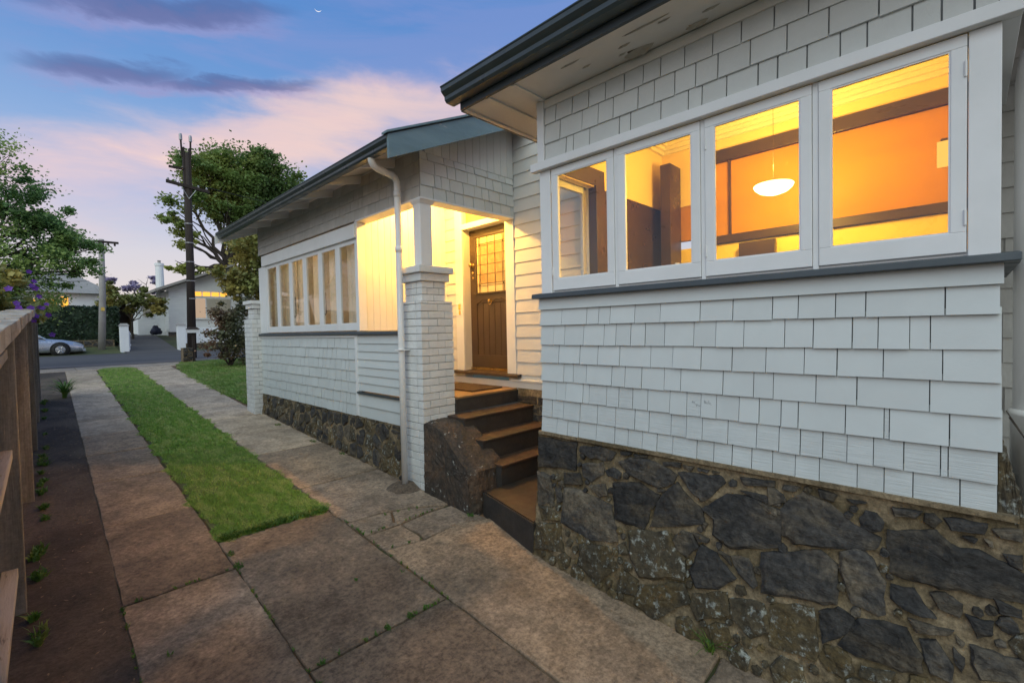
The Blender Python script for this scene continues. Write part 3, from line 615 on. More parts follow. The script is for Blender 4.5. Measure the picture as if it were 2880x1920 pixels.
STN =  [[(2.65,-.94),(2.25,-.93),(2.26,-1.15),(2.65,-1.19)],[(2.21,-.95),(2.03,-.92),(1.89,-.95),(1.93,-1.01),(2.11,-1.03),(2.22,-.99)],[(2.19,-1.09),(2.0,-1.04),(1.99,-1.13),(2.1,-1.21),(2.18,-1.18)],[(1.98,-1.1),(1.91,-1.06),(1.84,-1.09),(1.85,-1.14),(1.95,-1.13)],[(1.86,-1.01),(1.76,-.96),(1.61,-.95),(1.41,-1.02),(1.44,-1.08),(1.54,-1.13),(1.76,-1.09)],[(1.4,-1.0),(1.13,-.96),(1.09,-1.0),(1.18,-1.11),(1.24,-1.15),(1.33,-1.08)],[(1.9,-1.18),(1.69,-1.13),(1.53,-1.18),(1.6,-1.31),(1.64,-1.44),(1.87,-1.43)],[(1.52,-1.19),(1.41,-1.07),(1.32,-1.15),(1.23,-1.21),(1.22,-1.29),(1.59,-1.41),(1.56,-1.3)],[(1.23,-1.2),(1.08,-1.07),(.98,-1.06),(.78,-1.1),(.78,-1.3),(1.05,-1.39),(1.16,-1.34),(1.16,-1.24)],[(2.36,-1.32),(2.21,-1.3),(1.92,-1.35),(1.85,-1.58),(2.07,-1.64),(2.37,-1.59)],[(1.76,-1.49),(1.47,-1.41),(1.34,-1.55),(1.34,-1.68),(1.65,-1.77),(1.73,-1.67)],[(1.42,-1.45),(1.36,-1.37),(1.29,-1.38),(1.25,-1.45),(1.32,-1.53),(1.39,-1.51)],[(1.3,-1.61),(1.23,-1.43),(1.13,-1.45),(1.01,-1.56),(1.11,-1.66),(1.25,-1.7)],[(1.04,-1.44),(.94,-1.42),(.89,-1.56),(.91,-1.58),(1.0,-1.52)],[(2.66,-1.24),(2.51,-1.25),(2.47,-1.44),(2.63,-1.52)],[(2.46,-1.33),(2.4,-1.32),(2.37,-1.42),(2.43,-1.45)],[(2.62,-1.53),(2.5,-1.5),(2.4,-1.58),(2.58,-1.63)],[(2.37,-1.19),(2.21,-1.17),(2.19,-1.25),(2.36,-1.28)],[(2.65,-1.68),(2.39,-1.6),(2.33,-1.81),(2.63,-1.87)],[(2.18,-1.71),(1.93,-1.65),(1.83,-1.77),(2.0,-1.94),(2.18,-1.86)],[(1.84,-1.61),(1.78,-1.57),(1.75,-1.65),(1.83,-1.67)],[(1.8,-1.77),(1.66,-1.8),(1.65,-1.9),(1.82,-1.93)],[(1.64,-1.82),(1.34,-1.71),(1.29,-1.81),(1.53,-2.01),(1.68,-1.96)],[(1.27,-1.74),(1.06,-1.66),(1.04,-1.78),(1.23,-1.89),(1.28,-1.82)],[(1.04,-1.69),(.85,-1.65),(.81,-1.78),(.91,-1.86),(1.02,-1.79)],[(1.0,-.95),(.81,-.93),(.81,-.96),(.98,-.99)],[(1.0,-1.03),(.78,-1.01),(.78,-1.07),(.9,-1.06)],[(1.51,-.95),(1.38,-.93),(1.39,-.96),(1.5,-.97)],[(1.85,-.93),(1.75,-.92),(1.76,-.94),(1.84,-.95)],[(1.74,-.93),(1.63,-.92),(1.63,-.94),(1.72,-.95)],[(1.37,-.94),(1.29,-.94),(1.31,-.97),(1.36,-.96)],[(1.27,-.94),(1.19,-.94),(1.2,-.96),(1.26,-.96)],[(1.18,-.94),(1.12,-.94),(1.13,-.95),(1.17,-.96)],[(2.12,-1.24),(1.98,-1.2),(1.95,-1.28),(2.02,-1.31)],[(1.55,-1.14),(1.49,-1.14),(1.5,-1.16),(1.55,-1.16)],[(1.22,-1.28),(1.2,-1.29),(1.21,-1.34),(1.23,-1.31)],[(1.12,-1.43),(1.05,-1.44),(1.04,-1.49),(1.09,-1.46)],[(.9,-1.07),(.8,-1.09),(.79,-1.13),(.87,-1.11)],[(1.29,-1.37),(1.18,-1.38),(1.19,-1.4),(1.25,-1.41)],[(.73,-1.03),(.66,-.96),(.54,-1.0),(.42,-1.08),(.32,-1.12),(.34,-1.18),(.56,-1.24),(.7,-1.26),(.76,-1.23),(.77,-1.08)],[(.87,-1.37),(.72,-1.32),(.58,-1.26),(.5,-1.31),(.5,-1.51),(.69,-1.55),(.86,-1.58)],[(.48,-1.24),(.41,-1.2),(.35,-1.23),(.29,-1.33),(.29,-1.48),(.32,-1.5),(.43,-1.48),(.49,-1.32)],[(.28,-1.07),(.1,-1.02),(.05,-1.07),(-.04,-1.07),(-.18,-1.13),(-.18,-1.25),(-.04,-1.27),(.15,-1.28),(.27,-1.27)],[(.08,-.95),(-.07,-.94),(-.06,-.99),(.05,-1.0)],[(-.09,-.96),(-.18,-.94),(-.18,-.99),(-.11,-.99)],[(.12,-1.32),(.07,-1.3),(.01,-1.33),(.02,-1.39),(.09,-1.38)],[(.27,-1.33),(.18,-1.32),(.1,-1.43),(.15,-1.44),(.22,-1.43),(.27,-1.4)],[(.0,-1.37),(-.09,-1.37),(-.09,-1.42),(-.04,-1.46)],[(.57,-1.58),(.49,-1.53),(.42,-1.55),(.42,-1.62),(.55,-1.73)],[(.4,-1.55),(.21,-1.52),(.15,-1.62),(.15,-1.69),(.22,-1.72),(.4,-1.73),(.48,-1.71)],[(.2,-1.47),(.04,-1.46),(.06,-1.49),(.17,-1.52)],[(.16,-1.55),(.1,-1.53),(.04,-1.61),(.04,-1.69),(.12,-1.68)],[(.04,-1.53),(-.0,-1.56),(.01,-1.63),(.03,-1.6)],[(.03,-1.48),(-.0,-1.5),(.01,-1.52),(.03,-1.5)],[(-.02,-1.5),(-.11,-1.5),(-.18,-1.49),(-.18,-1.58),(-.05,-1.63),(-.02,-1.57)],[(.81,-1.64),(.6,-1.57),(.58,-1.71),(.58,-1.83),(.8,-1.85)],[(.59,-.93),(.5,-.94),(.52,-.98),(.58,-.97)],[(.46,-.95),(.37,-.95),(.42,-.97)],[(.27,-.95),(.15,-.94),(.18,-.98),(.26,-.99)],[(.76,-.94),(.68,-.94),(.7,-.97),(.77,-.97)],[(.85,-.95),(.76,-1.0),(.75,-1.04),(.84,-1.08)],[(-.12,-1.06),(-.18,-1.05),(-.18,-1.11),(-.14,-1.1)],[(-.06,-1.01),(-.09,-1.02),(-.09,-1.04),(-.08,-1.04)],[(.01,-1.02),(-.04,-1.02),(-.03,-1.04)],[(-.09,-1.26),(-.18,-1.28),(-.18,-1.32),(-.11,-1.32)],[(.54,-1.74),(.49,-1.73),(.5,-1.79),(.54,-1.8)],[(.38,-1.77),(.25,-1.74),(.26,-1.79),(.39,-1.82)]]
def stone(poly, S, parent, mat, proud=.018, nrm=(-1,0,0), inset=.86):
    """irregular stone: outline loop sunk in the mortar, shoulder loop and an uneven face"""
    c = np.mean(poly, axis=0); n0 = len(poly); pts = []
    for i in range(n0):
        a, b = np.array(poly[i]), np.array(poly[(i+1)%n0]); L = np.linalg.norm(b-a); k = 2 if L > .05 else 1
        if L > .18: k = 3
        for j in range(k): pts.append(a+(b-a)*(j/k)+(np.array([R(-1,1), R(-1,1)])*min(.010, L*.07) if j else 0))
    N = len(pts); nrm = np.array(nrm, float); m = MB()
    def p3(p, d): return tuple(np.array(S(p[0], p[1]))+nrm*d)
    pl_a = [(np.array([R(-1,1), R(-1,1)])*R(.1,.5), R(0, .7)*proud) for _ in range(3)]
    def face(q):
        d = q-c; return min(proud*1.15, *[proud*.75+o_+t@d*.9 for t, o_ in pl_a])+R(-.0022,.0022)
    loops = [(1.0, -.02), (1.0, proud*.25), (inset, proud), (.62, proud), (.30, proud)]
    for s_, d in loops:
        for p in pts:
            q = c+(p-c)*s_; dd = max(face(q), proud*.35) if d > proud*.5 else d; m.v.append(p3(q, dd))
    m.v.append(p3(c, max(face(c), proud*.35)))
    for l in range(4):
        for k in range(N):
            k2 = (k+1)%N; m.f.append((l*N+k, l*N+k2, (l+1)*N+k2, (l+1)*N+k))
    for k in range(N): m.f.append((4*N+k, 4*N+(k+1)%N, 5*N))
    o = add('stone', m, mat, parent)
    if parent.name.startswith('foundation'): roughen(o, 2, .016, .045)
    return o
def roughen(o, lev, strength, size):
    sb = o.modifiers.new('subdivide', 'SUBSURF'); sb.subdivision_type = 'SIMPLE'; sb.levels = lev; sb.render_levels = lev
    key = 'rough_%g' % size; tx_ = bpy.data.textures.get(key)
    if tx_ is None: tx_ = bpy.data.textures.new(key, 'CLOUDS'); tx_.noise_scale = size; tx_.noise_depth = 3
    dm_ = o.modifiers.new('displace', 'DISPLACE'); dm_.texture = tx_; dm_.texture_coords = 'GLOBAL'; dm_.strength = strength; dm_.mid_level = .5
roughen(found, 1, .020, .05)
SB = lambda y, z: (surf(y, z), y, z)
for pl_ in STN:
    c_ = np.mean(pl_, axis=0); pl_ = [tuple(c_+(np.array(p)-c_)*1.035) for p in pl_]
    cz = np.mean([p[1] for p in pl_]); cy = np.mean([p[0] for p in pl_]); big = max(p[0] for p in pl_)-min(p[0] for p in pl_)
    gz_ = G(cy); low = cz < gz_+.42
    stone(pl_, SB, found, m_lichen if low else m_stone, proud=.014+.06*min(big, .4)*.55)
# chinking stones between the big ones
def inpoly(p, poly, pad=0.0):
    x, y = p; c = False; n = len(poly)
    for i in range(n):
        (x0,y0),(x1,y1) = poly[i], poly[i-1]
        if (y0 > y) != (y1 > y) and x < (x1-x0)*(y-y0)/(y1-y0)+x0: c = not c
    return c
placed = []
for k in range(4200):
    y = R(-.55, 2.62); z = R(G(y)+.02, -.93); r_ = R(.055, .12) if k < 1200 else R(.018, .045)
    if z-r_*.6 < G(y)-.02 or z+r_ > -.925: continue
    if any(math.hypot(y-a, z-b) < (r_+c)*.96 for a, b, c in placed): continue
    if any(inpoly((y+math.cos(t)*r_*1.0, z+math.sin(t)*r_*1.0), q) for q in STN for t in (0,.8,1.57,2.36,3.14,3.93,4.71,5.5)) or any(inpoly((y,z), q) for q in STN): continue
    placed.append((y, z, r_)); n = random.randint(5, 7); t0 = R(0, 6)
    stone([(y+math.cos(t0+i*6.283/n)*r_*R(.85,1.12), z+math.sin(t0+i*6.283/n)*r_*R(.85,1.12)) for i in range(n)], SB, found, m_lichen if z < G(y)+.45 or random.random() < .25 else m_stone, proud=R(.008,.016)+r_*.12)
    if len(placed) > 150: break
pr_ = [(-.105,-1.95),(-.105,-.60),(-.130,-.61),(-.165,-.78),(-.20,-.92),(-.30,-1.95)]
roughen(add('foundation_return', MB().prism([(3.045,a,b) for a, b in pr_], [(3.6,a,b) for a, b in pr_]), m_lichen, house), 4, .035, .05)
bx('mortar_ledge', 3.005, 3.045, -.17, 2.64, -.905, -.880, m_mortar, house)

# --- door wall with weatherboards
dw = MB(); dw.box(XD, XD+.13, 2.6005, 4.588, -.95, 2.78); dw.box(XD, XD+.13, 5.5125, 5.95, -.95, 2.2); dw.box(XD, XD+.13, 4.5885, 5.512, 1.86, 2.2); dw.box(XD+.131, XD+.2, 2.6005, 5.95, -.95, 2.2) if False else None
door_wall = add('door_wall', dw, m_wb, house)
def board(parent, y0, y1, z0, z1, X, mat=m_wb, t=.020, axis='x'):
    tt = .005
    if axis == 'x': p = [(X-t,y0,z0),(X,y0,z0),(X,y1,z0),(X-t,y1,z0),(X-tt,y0,z1+.012),(X,y0,z1+.012),(X,y1,z1+.012),(X-tt,y1,z1+.012)]
    else: p = [(y0,X-t,z0),(y1,X-t,z0),(y1,X,z0),(y0,X,z0),(y0,X-tt,z1+.012),(y1,X-tt,z1+.012),(y1,X,z1+.012),(y0,X,z1+.012)]
    return add('weatherboard', MB().hexa(p), mat, parent)
z = -.62; k = 0
while z < 2.70:
    board(door_wall, 2.605, 4.418, z, z+.1685, XD)
    if z < 1.95: board(door_wall, 5.685, 5.935, z, z+.1685, XD)
    z += .1685
bx('wall_ledge', XD-.05, XD, 2.605, 4.50, -.715, -.690, m_wb, house, bevel=.003)
bx('skirting', XD-.030, XD, 2.605, 5.935, -.805, -.716, m_wb, house)
# rubble seen below the skirting
for i, (y0, y1, z0, z1) in enumerate(((4.05,4.40,-1.0,-.90),(3.72,4.03,-1.0,-.90),(3.40,3.70,-1.0,-.90),(4.02,4.36,-1.12,-1.02),(3.66,4.0,-1.12,-1.02),(3.85,4.2,-1.24,-1.14),(3.5,3.83,-1.24,-1.14),(3.2,3.48,-1.24,-1.14))):
    stone([(y0,z0),(y1,z0),(y1,z1),(y0,z1)], lambda y, z_: (XD-.03, y, z_), found, m_stone, proud=.02)
bx('foundation_wall', XD-.028, XD+.1, 2.661, 4.39, -1.75, -.8055, m_mortar, house)

# --- front door
Xdr = 4.75
door = None
dm = MB(); D0, D1, DZ0, DZ1 = 4.655, 5.517, -.572, 1.515
gy0, gy1, gz0, gz1 = 4.735, 5.37, .56, 1.395
dm.box(Xdr, Xdr+.04, D0, D1, DZ0, -.385); dm.box(Xdr, Xdr+.04, D0, D1, gz1, DZ1); dm.box(Xdr, Xdr+.04, D0, gy0, -.385, gz1); dm.box(Xdr, Xdr+.04, gy1, D1, -.385, gz1)
dm.box(Xdr, Xdr+.04, gy0, gy1, .40, gz0)
door = add('front_door', dm, m_door, house, bevel=.003)
nb_ = 5
for i in range(nb_):
    a = gy0+(gy1-gy0)*i/nb_; b = gy0+(gy1-gy0)*(i+1)/nb_
    bx('door_board', Xdr+.010, Xdr+.03, a+.003, b-.003, -.384, .399, m_door, door, bevel=.003)
bx('door_ledge', Xdr-.030, Xdr, gy0-.03, gy1+.03, .535, .557, m_door, door, bevel=.003)
wv = MB(); prev = None
for i in range(25):   # carved double-curve moulding
    t = i/24; y = gy1-.01-t*(gy1-gy0-.02); s_ = abs(2*t-1); zz = .405+.045*(math.sin((s_)*math.pi*1.0)**1.4)+(.018*(1-s_))
    if prev: wv.box(Xdr-.012, Xdr+.001, y, prev[0], min(zz, prev[1])-.008, max(zz, prev[1])+.006)
    prev = (y, zz)
add('door_moulding', wv, m_door, door)
add('door_knocker', MB().lathe((Xdr-.008, 5.05, .425), [(0,-.05),(.016,-.05),(.022,-.035),(.012,-.02),(.026,-.004),(.026,.008)], 12, 'x').tube([(Xdr-.03,5.075,.425),(Xdr-.035,5.085,.39),(Xdr-.035,5.05,.37),(Xdr-.035,5.015,.39),(Xdr-.03,5.025,.425)], .006, 6), m_brass, door, smooth=True)
add('door_knob', MB().lathe((Xdr-.002, 5.447, .985), [(0,-.07),(.024,-.066),(.034,-.048),(.030,-.03),(.012,-.022),(.012,-.008),(.034,-.004),(.034,.004)], 14, 'x'), m_brass, door, smooth=True)
for zz in (.87, .79): add('lock_plate', MB().lathe((Xdr-.002, 5.447, zz), [(0,-.012),(.014,-.012),(.020,-.004),(.020,.004)], 12, 'x'), m_brass, door, smooth=True)
# leadlight: border panes and textured centre panes, lead between
ys_ = [gy0, gy0+.05, gy0+.075]+[gy0+.075+(gy1-gy0-.15)*k/3 for k in (1, 2)]+[gy1-.075, gy1-.05, gy1]
zs_ = [gz0, gz0+.10, gz0+.13]+[gz0+.13+(gz1-gz0-.26)*k/4 for k in (1, 2, 3)]+[gz1-.13, gz1-.10, gz1]
for i in range(len(ys_)-1):
    for j in range(len(zs_)-1):
        a, b, c, d = ys_[i], ys_[i+1], zs_[j], zs_[j+1]
        if min(b-a, d-c) < .035 and max(b-a, d-c) < .035: continue
        edge = i in (0, 6) or j in (0, 8) or i in (1, 5) or j in (1, 7)
        bx('leadlight_pane', Xdr+.016+R(-.001,.001), Xdr+.020, a+.003, b-.003, c+.003, d-.003, m_pale if edge else m_amber, door)
lead = MB()
for y in ys_[1:-1]: lead.box(Xdr+.010, Xdr+.026, y-.004, y+.004, gz0, gz1)
for zz in zs_[1:-1]: lead.box(Xdr+.0105, Xdr+.0255, gy0, gy1, zz-.004, zz+.004)
add('lead_came', lead, m_lead, door)
bx('weather_strip', Xdr-.02, Xdr+.02, D0, D1, -.604, -.576, m_brass, door)
# frame: jambs, head, transom light
for a, b in ((5.515, 5.685), (4.42, 4.588)): bx('door_architrave', XD-.028, XD+.10, a, b, -.62, 1.86, m_white, house, bevel=.004)
bx('door_jamb', XD+.0, Xdr+.06, 5.5175, 5.560, -.6199, 1.55, m_white, house)
bx('door_jamb', XD+.1005, Xdr+.06, 4.600, 4.654, -.62, 1.55, m_white, house)
bx('transom_bar', XD-.035, Xdr+.05, 4.589, 5.514, 1.517, 1.60, m_white, house, bevel=.004)
bx('door_head', XD-.03, XD+.1, 4.589, 5.514, 1.83, 1.90, m_white, house, bevel=.004)
bx('transom_glass', XD+.06, XD+.066, 4.60, 5.51, 1.601, 1.829, m_amber, house)
bx('door_backing', Xdr+.061, Xdr+.08, 4.50, 5.65, -.7, 1.95, m_cream, house)
add('door_sill', MB().hexa([(XD-.085,4.345,-.665),(XD+.13,4.345,-.665),(XD+.13,5.765,-.665),(XD-.085,5.765,-.665),(XD-.08,4.345,-.63),(XD+.13,4.345,-.607),(XD+.13,5.765,-.607),(XD-.08,5.765,-.63)]), m_door, house, bevel=.004)
add('doorbell', MB().box(XD-.046, XD-.028, 5.575, 5.615, .31, .40).box(XD-.043, XD-.028, 5.580, 5.610, .235, .295), m_bottle, house, bevel=.004)

# --- porch
pf = bx('porch_floor', 3.535, XD-.001, 4.44, 5.94, -.86, -.835, m_riser, house)
x = 3.14; i = 0
yb = 4.405
while yb < 5.93:
    bx('floor_board', (3.555 if yb < 4.9 else 3.13), XD-.031, yb, min(yb+.084, 5.935), -.834, -.810, m_floorb, pf); yb += .087
bx('porch_riser', 3.53, XD-.002, 4.415, 4.4385, -1.0, -.8345, m_riser, house)
mat_t = bx('doormat', 3.95, 4.50, 4.60, 5.50, -.8095, -.792, m_mat_, None, label='dark coir doormat lying on the porch boards by the door', cat='doormat')
psw = bx('porch_side_wall', 3.11, XD+.12, 5.95, 6.02, -.9, 2.15, m_white, house)
xb_ = 3.125
while xb_ < XD-.02:
    bx('lining_board', xb_, min(xb_+.098, XD-.005), 5.936, 5.9505, -.80, 2.08, m_white, psw, bevel=.004); xb_ += .10
bx('porch_ceiling', 3.11, XD, 4.60, 5.95, 2.06, 2.09, m_white, house)
# porch beams (lined shingled lintels)
bx('porch_beam', 3.108, 3.27, 4.60, 5.93, 1.512, 2.05, m_white, house)
bx('porch_beam', 3.108, XD-.002, 4.43, 4.598, 1.512, 2.3, m_white, house)
bx('beam_moulding', XW-.028, XW+.16, YP-.03, 5.93, 1.488, 1.511, m_white, house, bevel=.003)
bx('beam_moulding', XW+.1605, XD-.03, YP-.03, 4.59, 1.4885, 1.5108, m_white, house, bevel=.003)
# column and capital
bx('column', 3.095, 3.255, 4.435, 4.575, .752, 1.455, m_white, house, bevel=.005)
cp = MB(); cp.hexa([(3.09,4.43,1.45),(3.26,4.43,1.45),(3.26,4.58,1.45),(3.09,4.58,1.45),(3.075,4.405,1.487),(3.29,4.405,1.487),(3.29,4.60,1.487),(3.075,4.60,1.487)])
add('capital', cp, m_white, house)
# --- brick piers
def brick_pier(cx, cy, zb, zt_body, zt_neck, zt_cap, half, name='brick_pier'):
    core = bx(name, cx-half+.012, cx+half-.012, cy-half+.012, cy+half-.012, zb, zt_body-.004, m_mortarw, house)
    def course(h, z0, z1, flip, proud=0.0):
        h = h+proud; g_ = .007; t = .10
        segs = [(-h, 0), (0, h)] if not flip else [(-h, -h*.55), (-h*.55, h*.45), (h*.45, h)]
        for s in (-1, 1):
            for a, b in segs:        # along x, on the y faces
                j = R(-.003,.003); y0, y1 = (cy-h, cy-h+t) if s < 0 else (cy+h-t, cy+h)
                bx('brick', cx+a+g_/2, cx+b-g_/2, y0+j, y1+j, z0+g_*R(.3,.7), z1-g_*R(.3,.7), m_brick, core, bevel=.004)
            segy = [(-h+t+.004, 0), (0, h-t-.004)] if not flip else [(-h+t+.004, h-t-.004)]
            for a, b in segy:
                j = R(-.003,.003); x0, x1 = (cx-h, cx-h+t) if s < 0 else (cx+h-t, cx+h)
                bx('brick', x0+j, x1+j, cy+a+g_/2, cy+b-g_/2, z0+g_*R(.3,.7), z1-g_*R(.3,.7), m_brick, core, bevel=.004)
    z = zb; k = 0; ch = .086
    while z < zt_body-.03:
        course(half, z, min(z+ch, zt_body), k % 2); z += ch; k += 1
    z = zt_body; nk = half-.06
    bx('pier_core', cx-nk+.01, cx+nk-.01, cy-nk+.01, cy+nk-.01, zt_body-.003, zt_neck, m_mortarw, house)
    n = max(2, round((zt_neck-zt_body)/ch)); h_ = (zt_neck-zt_body)/n
    for i in range(n): course(nk, z, z+h_, i % 2); z += h_
    c1 = zt_neck+(zt_cap-zt_neck)*.55
    bx('pier_cap', cx-half+.025, cx+half-.025, cy-half+.025, cy+half-.025, zt_neck+.001, c1-.002, m_brick, house, bevel=.008)
    bx('pier_cap', cx-half-.012, cx+half+.012, cy-half-.012, cy+half+.012, c1, zt_cap, m_brick, house, bevel=.008)
    return core
brick_pier(3.30, 4.665, -1.84, .345, .575, .748, .233)
brick_pier(3.155, 10.09, -1.60, .30, .50, .655, .225)
# concrete collar round the foot of the pipe
cm = MB(); cm.lathe((2.98, 4.74, -1.835), [(.26,-.02),(.19,.015),(.13,.05),(.085,.062),(.05,.055),(.0,.05)], 22)
cm.v = [(a+R(-.012,.012), b+R(-.012,.012), c+R(-.006,.006)) for a, b, c in cm.v]
add('pipe_footing', cm, m_conc3, house, smooth=True)
# --- downpipe
dp = add('downpipe', MB().tube([(2.985,4.72,-1.80),(2.985,4.72,0),(2.985,4.72,1.66),(2.980,4.718,1.72),(2.955,4.71,1.76),(2.91,4.69,1.772),(2.67,4.60,1.772),(2.615,4.58,1.785),(2.582,4.568,1.825),(2.575,4.565,1.88),(2.575,4.565,2.0)], .037, 16), m_pipe, house, smooth=True)
for zz in (.95, 1.58): add('pipe_collar', MB().tube([(2.985,4.72,zz-.035),(2.985,4.72,zz+.035)], .042, 16), m_pipe, dp, smooth=True)
add('pipe_collar', MB().tube([(2.91,4.69,1.772),(2.87,4.675,1.772)], .042, 14), m_pipe, dp, smooth=True)
add('pipe_bracket', MB().box(2.93, 3.06, 4.66, 4.78, -.222, -.210), m_pipe, dp)
# --- big white pipe in the corner beyond the bay
bp = add('vent_pipe', MB().tube([(3.75,-.285,-.50),(3.75,-.285,1.0),(3.75,-.285,1.26),(3.80,-.30,1.40),(3.95,-.36,1.52)], .105, 20), m_pipe, house, smooth=True)
add('pipe_drum', MB().lathe((3.72,-.335,-1.9), [(.0,0),(.165,0),(.165,1.38),(.172,1.385),(.172,1.405),(.15,1.41),(.0,1.41)], 24), m_pipe, house, smooth=True)

# --- wing
wing = bx('wing_wall', XW, XW+.10, 6.021, 9.88, -1.15, .0, m_back, house)
wz = [-.072, -.225, -.380, -.535, -.690, -.845, -1.0, -1.155]
cnt = 0; rest = MB()
for r_ in range(7):
    y = 6.055
    while y < 9.86:
        w_ = min(R(.09, .24), 9.875-y); w_ = w_ if 9.875-(y+w_) > .05 else 9.875-y
        if cnt < 135 and y < 8.3: shingle(wing, y, y+w_, wz[r_+1], wz[r_], XW, m_shingle, t0=.022, gap=R(.007,.013)); cnt += 1
        else:
            tb = .02*R(.85,1.2); a, b = y+.005, y+w_-.005; zz = wz[r_+1]+R(-.004,.004)
            rest.hexa([(XW-tb,a,zz),(XW,a,zz),(XW,b,zz),(XW-tb,b,zz),(XW-.006,a,wz[r_]+.03),(XW,a,wz[r_]+.03),(XW,b,wz[r_]+.03),(XW-.006,b,wz[r_]+.03)])
        y += w_
add('shingle_field', rest, m_shingle, wing, kind='stuff')
bx('sill_apron', XW-.026, XW-.0005, 6.02, 9.87, -.075, -.034, m_white, house)
bx('wing_stile', XW-.024, XW+.05, 5.985, 6.050, -1.15, -.036, m_white, house, bevel=.003)
sp_ = bx('balustrade_wall', XW+.005, XW+.09, 4.90, 5.984, -1.16, -.036, m_riser, house) if False else None
bal = empty('porch_balustrade', (XW, 5.4, -1.15), parent=house)
zz = -.045
for k in range(7):
    h_ = .1075; board(bal, 4.90, 5.984, zz-h_, zz, XW+.004, m_shingle, t=.022); zz -= h_
for k in range(2): board(bal, 4.90, 5.984, -1.155+k*.155, -1.155+(k+1)*.155-(.0 if k == 0 else .012), XW+.004, m_shingle, t=.022)
bx('slot_ledge', XW-.035, XW+.03, 4.90, 6.0, -.838, -.814, m_slate, bal)
bx('inner_lining', XW+.006, XW+.02, 4.90, 5.984, -.778, -.04, m_white, bal); bx('inner_lining', XW+.006, XW+.02, 4.90, 5.984, -1.15, -.845, m_white, bal)
add('window_sill', MB().hexa([(XW-.06,4.90,-.034),(XW+.10,4.90,-.034),(XW+.10,9.90,-.034),(XW-.06,9.90,-.034),(XW-.055,4.90,.005),(XW+.10,4.90,.018),(XW+.10,9.90,.018),(XW-.055,9.90,.005)]), m_slate, house, bevel=.004)
# wing windows
n_ = 6; ya, yb2 = 5.945, 9.50; pw_ = (yb2-ya)/n_
for i in range(n_):
    s = casement(ya+i*pw_+.012, ya+(i+1)*pw_-.012, .024, 1.275, XW+.01, house, None, fr=.052, bot=.10)
    if i in (1, 3): add('window_stay', MB().tube([(XW+.03,ya+(i+1)*pw_-.10,.62),(XW+.03,ya+(i+1)*pw_-.11,.30),(XW+.022,ya+(i+1)*pw_-.085,.27),(XW+.022,ya+(i+1)*pw_-.075,.30)], .006, 6), m_lead, s)
for i in range(n_+1): bx('mullion', XW-.004, XW+.06, ya+i*pw_-.011, ya+i*pw_+.011, .019, 1.276, m_white, house)
bx('window_board', XW-.045, XW+.05, 5.925, 9.62, 1.277, 1.468, m_white, house, bevel=.004)
bx('wing_corner_board', XW-.012, XW+.08, 9.502, 9.88, .0185, 1.276, m_white, house)
bx('window_post', XW-.02, XW+.10, 5.90, 5.933, .019, 1.4875, m_white, house, bevel=.003)
for i in range(n_):    # net curtains hung in folds
    a, b = ya+i*pw_+.03, ya+(i+1)*pw_-.03; k = .72 if i in (1, 2, 3) else 1.0; a2 = b-(b-a)*k
    m = MB(); m.grid(28, 1, lambda u, v: (XW+.13+.016*math.sin(u*26+i)+.007*math.sin(u*61), a2+(b-a2)*u, .05+v*1.2)); add('curtain', m, m_curtain, house, smooth=True)
bx('room_wall', XW+1.9, XW+2.0, 6.03, 9.9, -.7, 2.0, m_cream, house); bx('room_ceiling', XW+.2, XW+1.9, 6.03, 9.9, 1.95, 2.0, m_ceil, house); bx('room_floor', XW+.101, XW+1.9, 6.03, 9.9, -.7, -.65, m_dwood, house)
bx('room_wall', XW+.2, XW+1.9, 9.82, 9.879, -.65, 1.95, m_cream, house)
ld = bpy.data.lights.new('curtain_fill_light', 'POINT'); ld.energy = 46; ld.color = (1.0,.66,.36); ld.shadow_soft_size = .15  # unseen lamp added behind the net curtains to brighten them
fr_l = empty('curtain_fill_lamp', (XW+1.2, 8.0, 1.5), 'unseen shaded lamp added to brighten the net curtains from behind', 'lamp')
add('shade', MB().lathe((XW+1.2,8.0,1.5), [(.05,.18),(.15,0.0),(.14,0.0),(.04,.18)], 16), m_ceil, fr_l); add('cord', MB().tube([(XW+1.2,8.0,1.68),(XW+1.2,8.0,1.95)], .004, 6), m_dwood, fr_l)
lo = bpy.data.objects.new('curtain_fill_light', ld); col.objects.link(lo); lo.parent = fr_l; lo.location = (0, 0, -.03)
# shingles above the windows and porch opening
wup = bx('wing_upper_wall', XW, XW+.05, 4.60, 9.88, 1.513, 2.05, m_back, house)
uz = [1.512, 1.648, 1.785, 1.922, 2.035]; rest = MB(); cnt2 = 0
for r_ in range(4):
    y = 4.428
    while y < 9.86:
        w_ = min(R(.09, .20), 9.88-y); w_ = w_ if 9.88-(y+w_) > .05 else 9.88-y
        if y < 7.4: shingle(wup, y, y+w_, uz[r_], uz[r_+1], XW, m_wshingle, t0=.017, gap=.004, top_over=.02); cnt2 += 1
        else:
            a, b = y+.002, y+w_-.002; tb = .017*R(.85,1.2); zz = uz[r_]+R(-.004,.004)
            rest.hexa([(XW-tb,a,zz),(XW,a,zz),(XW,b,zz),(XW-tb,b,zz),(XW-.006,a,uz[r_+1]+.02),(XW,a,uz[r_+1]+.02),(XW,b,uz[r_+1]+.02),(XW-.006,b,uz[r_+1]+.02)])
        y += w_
add('shingle_field', rest, m_wshingle, wup, kind='stuff')
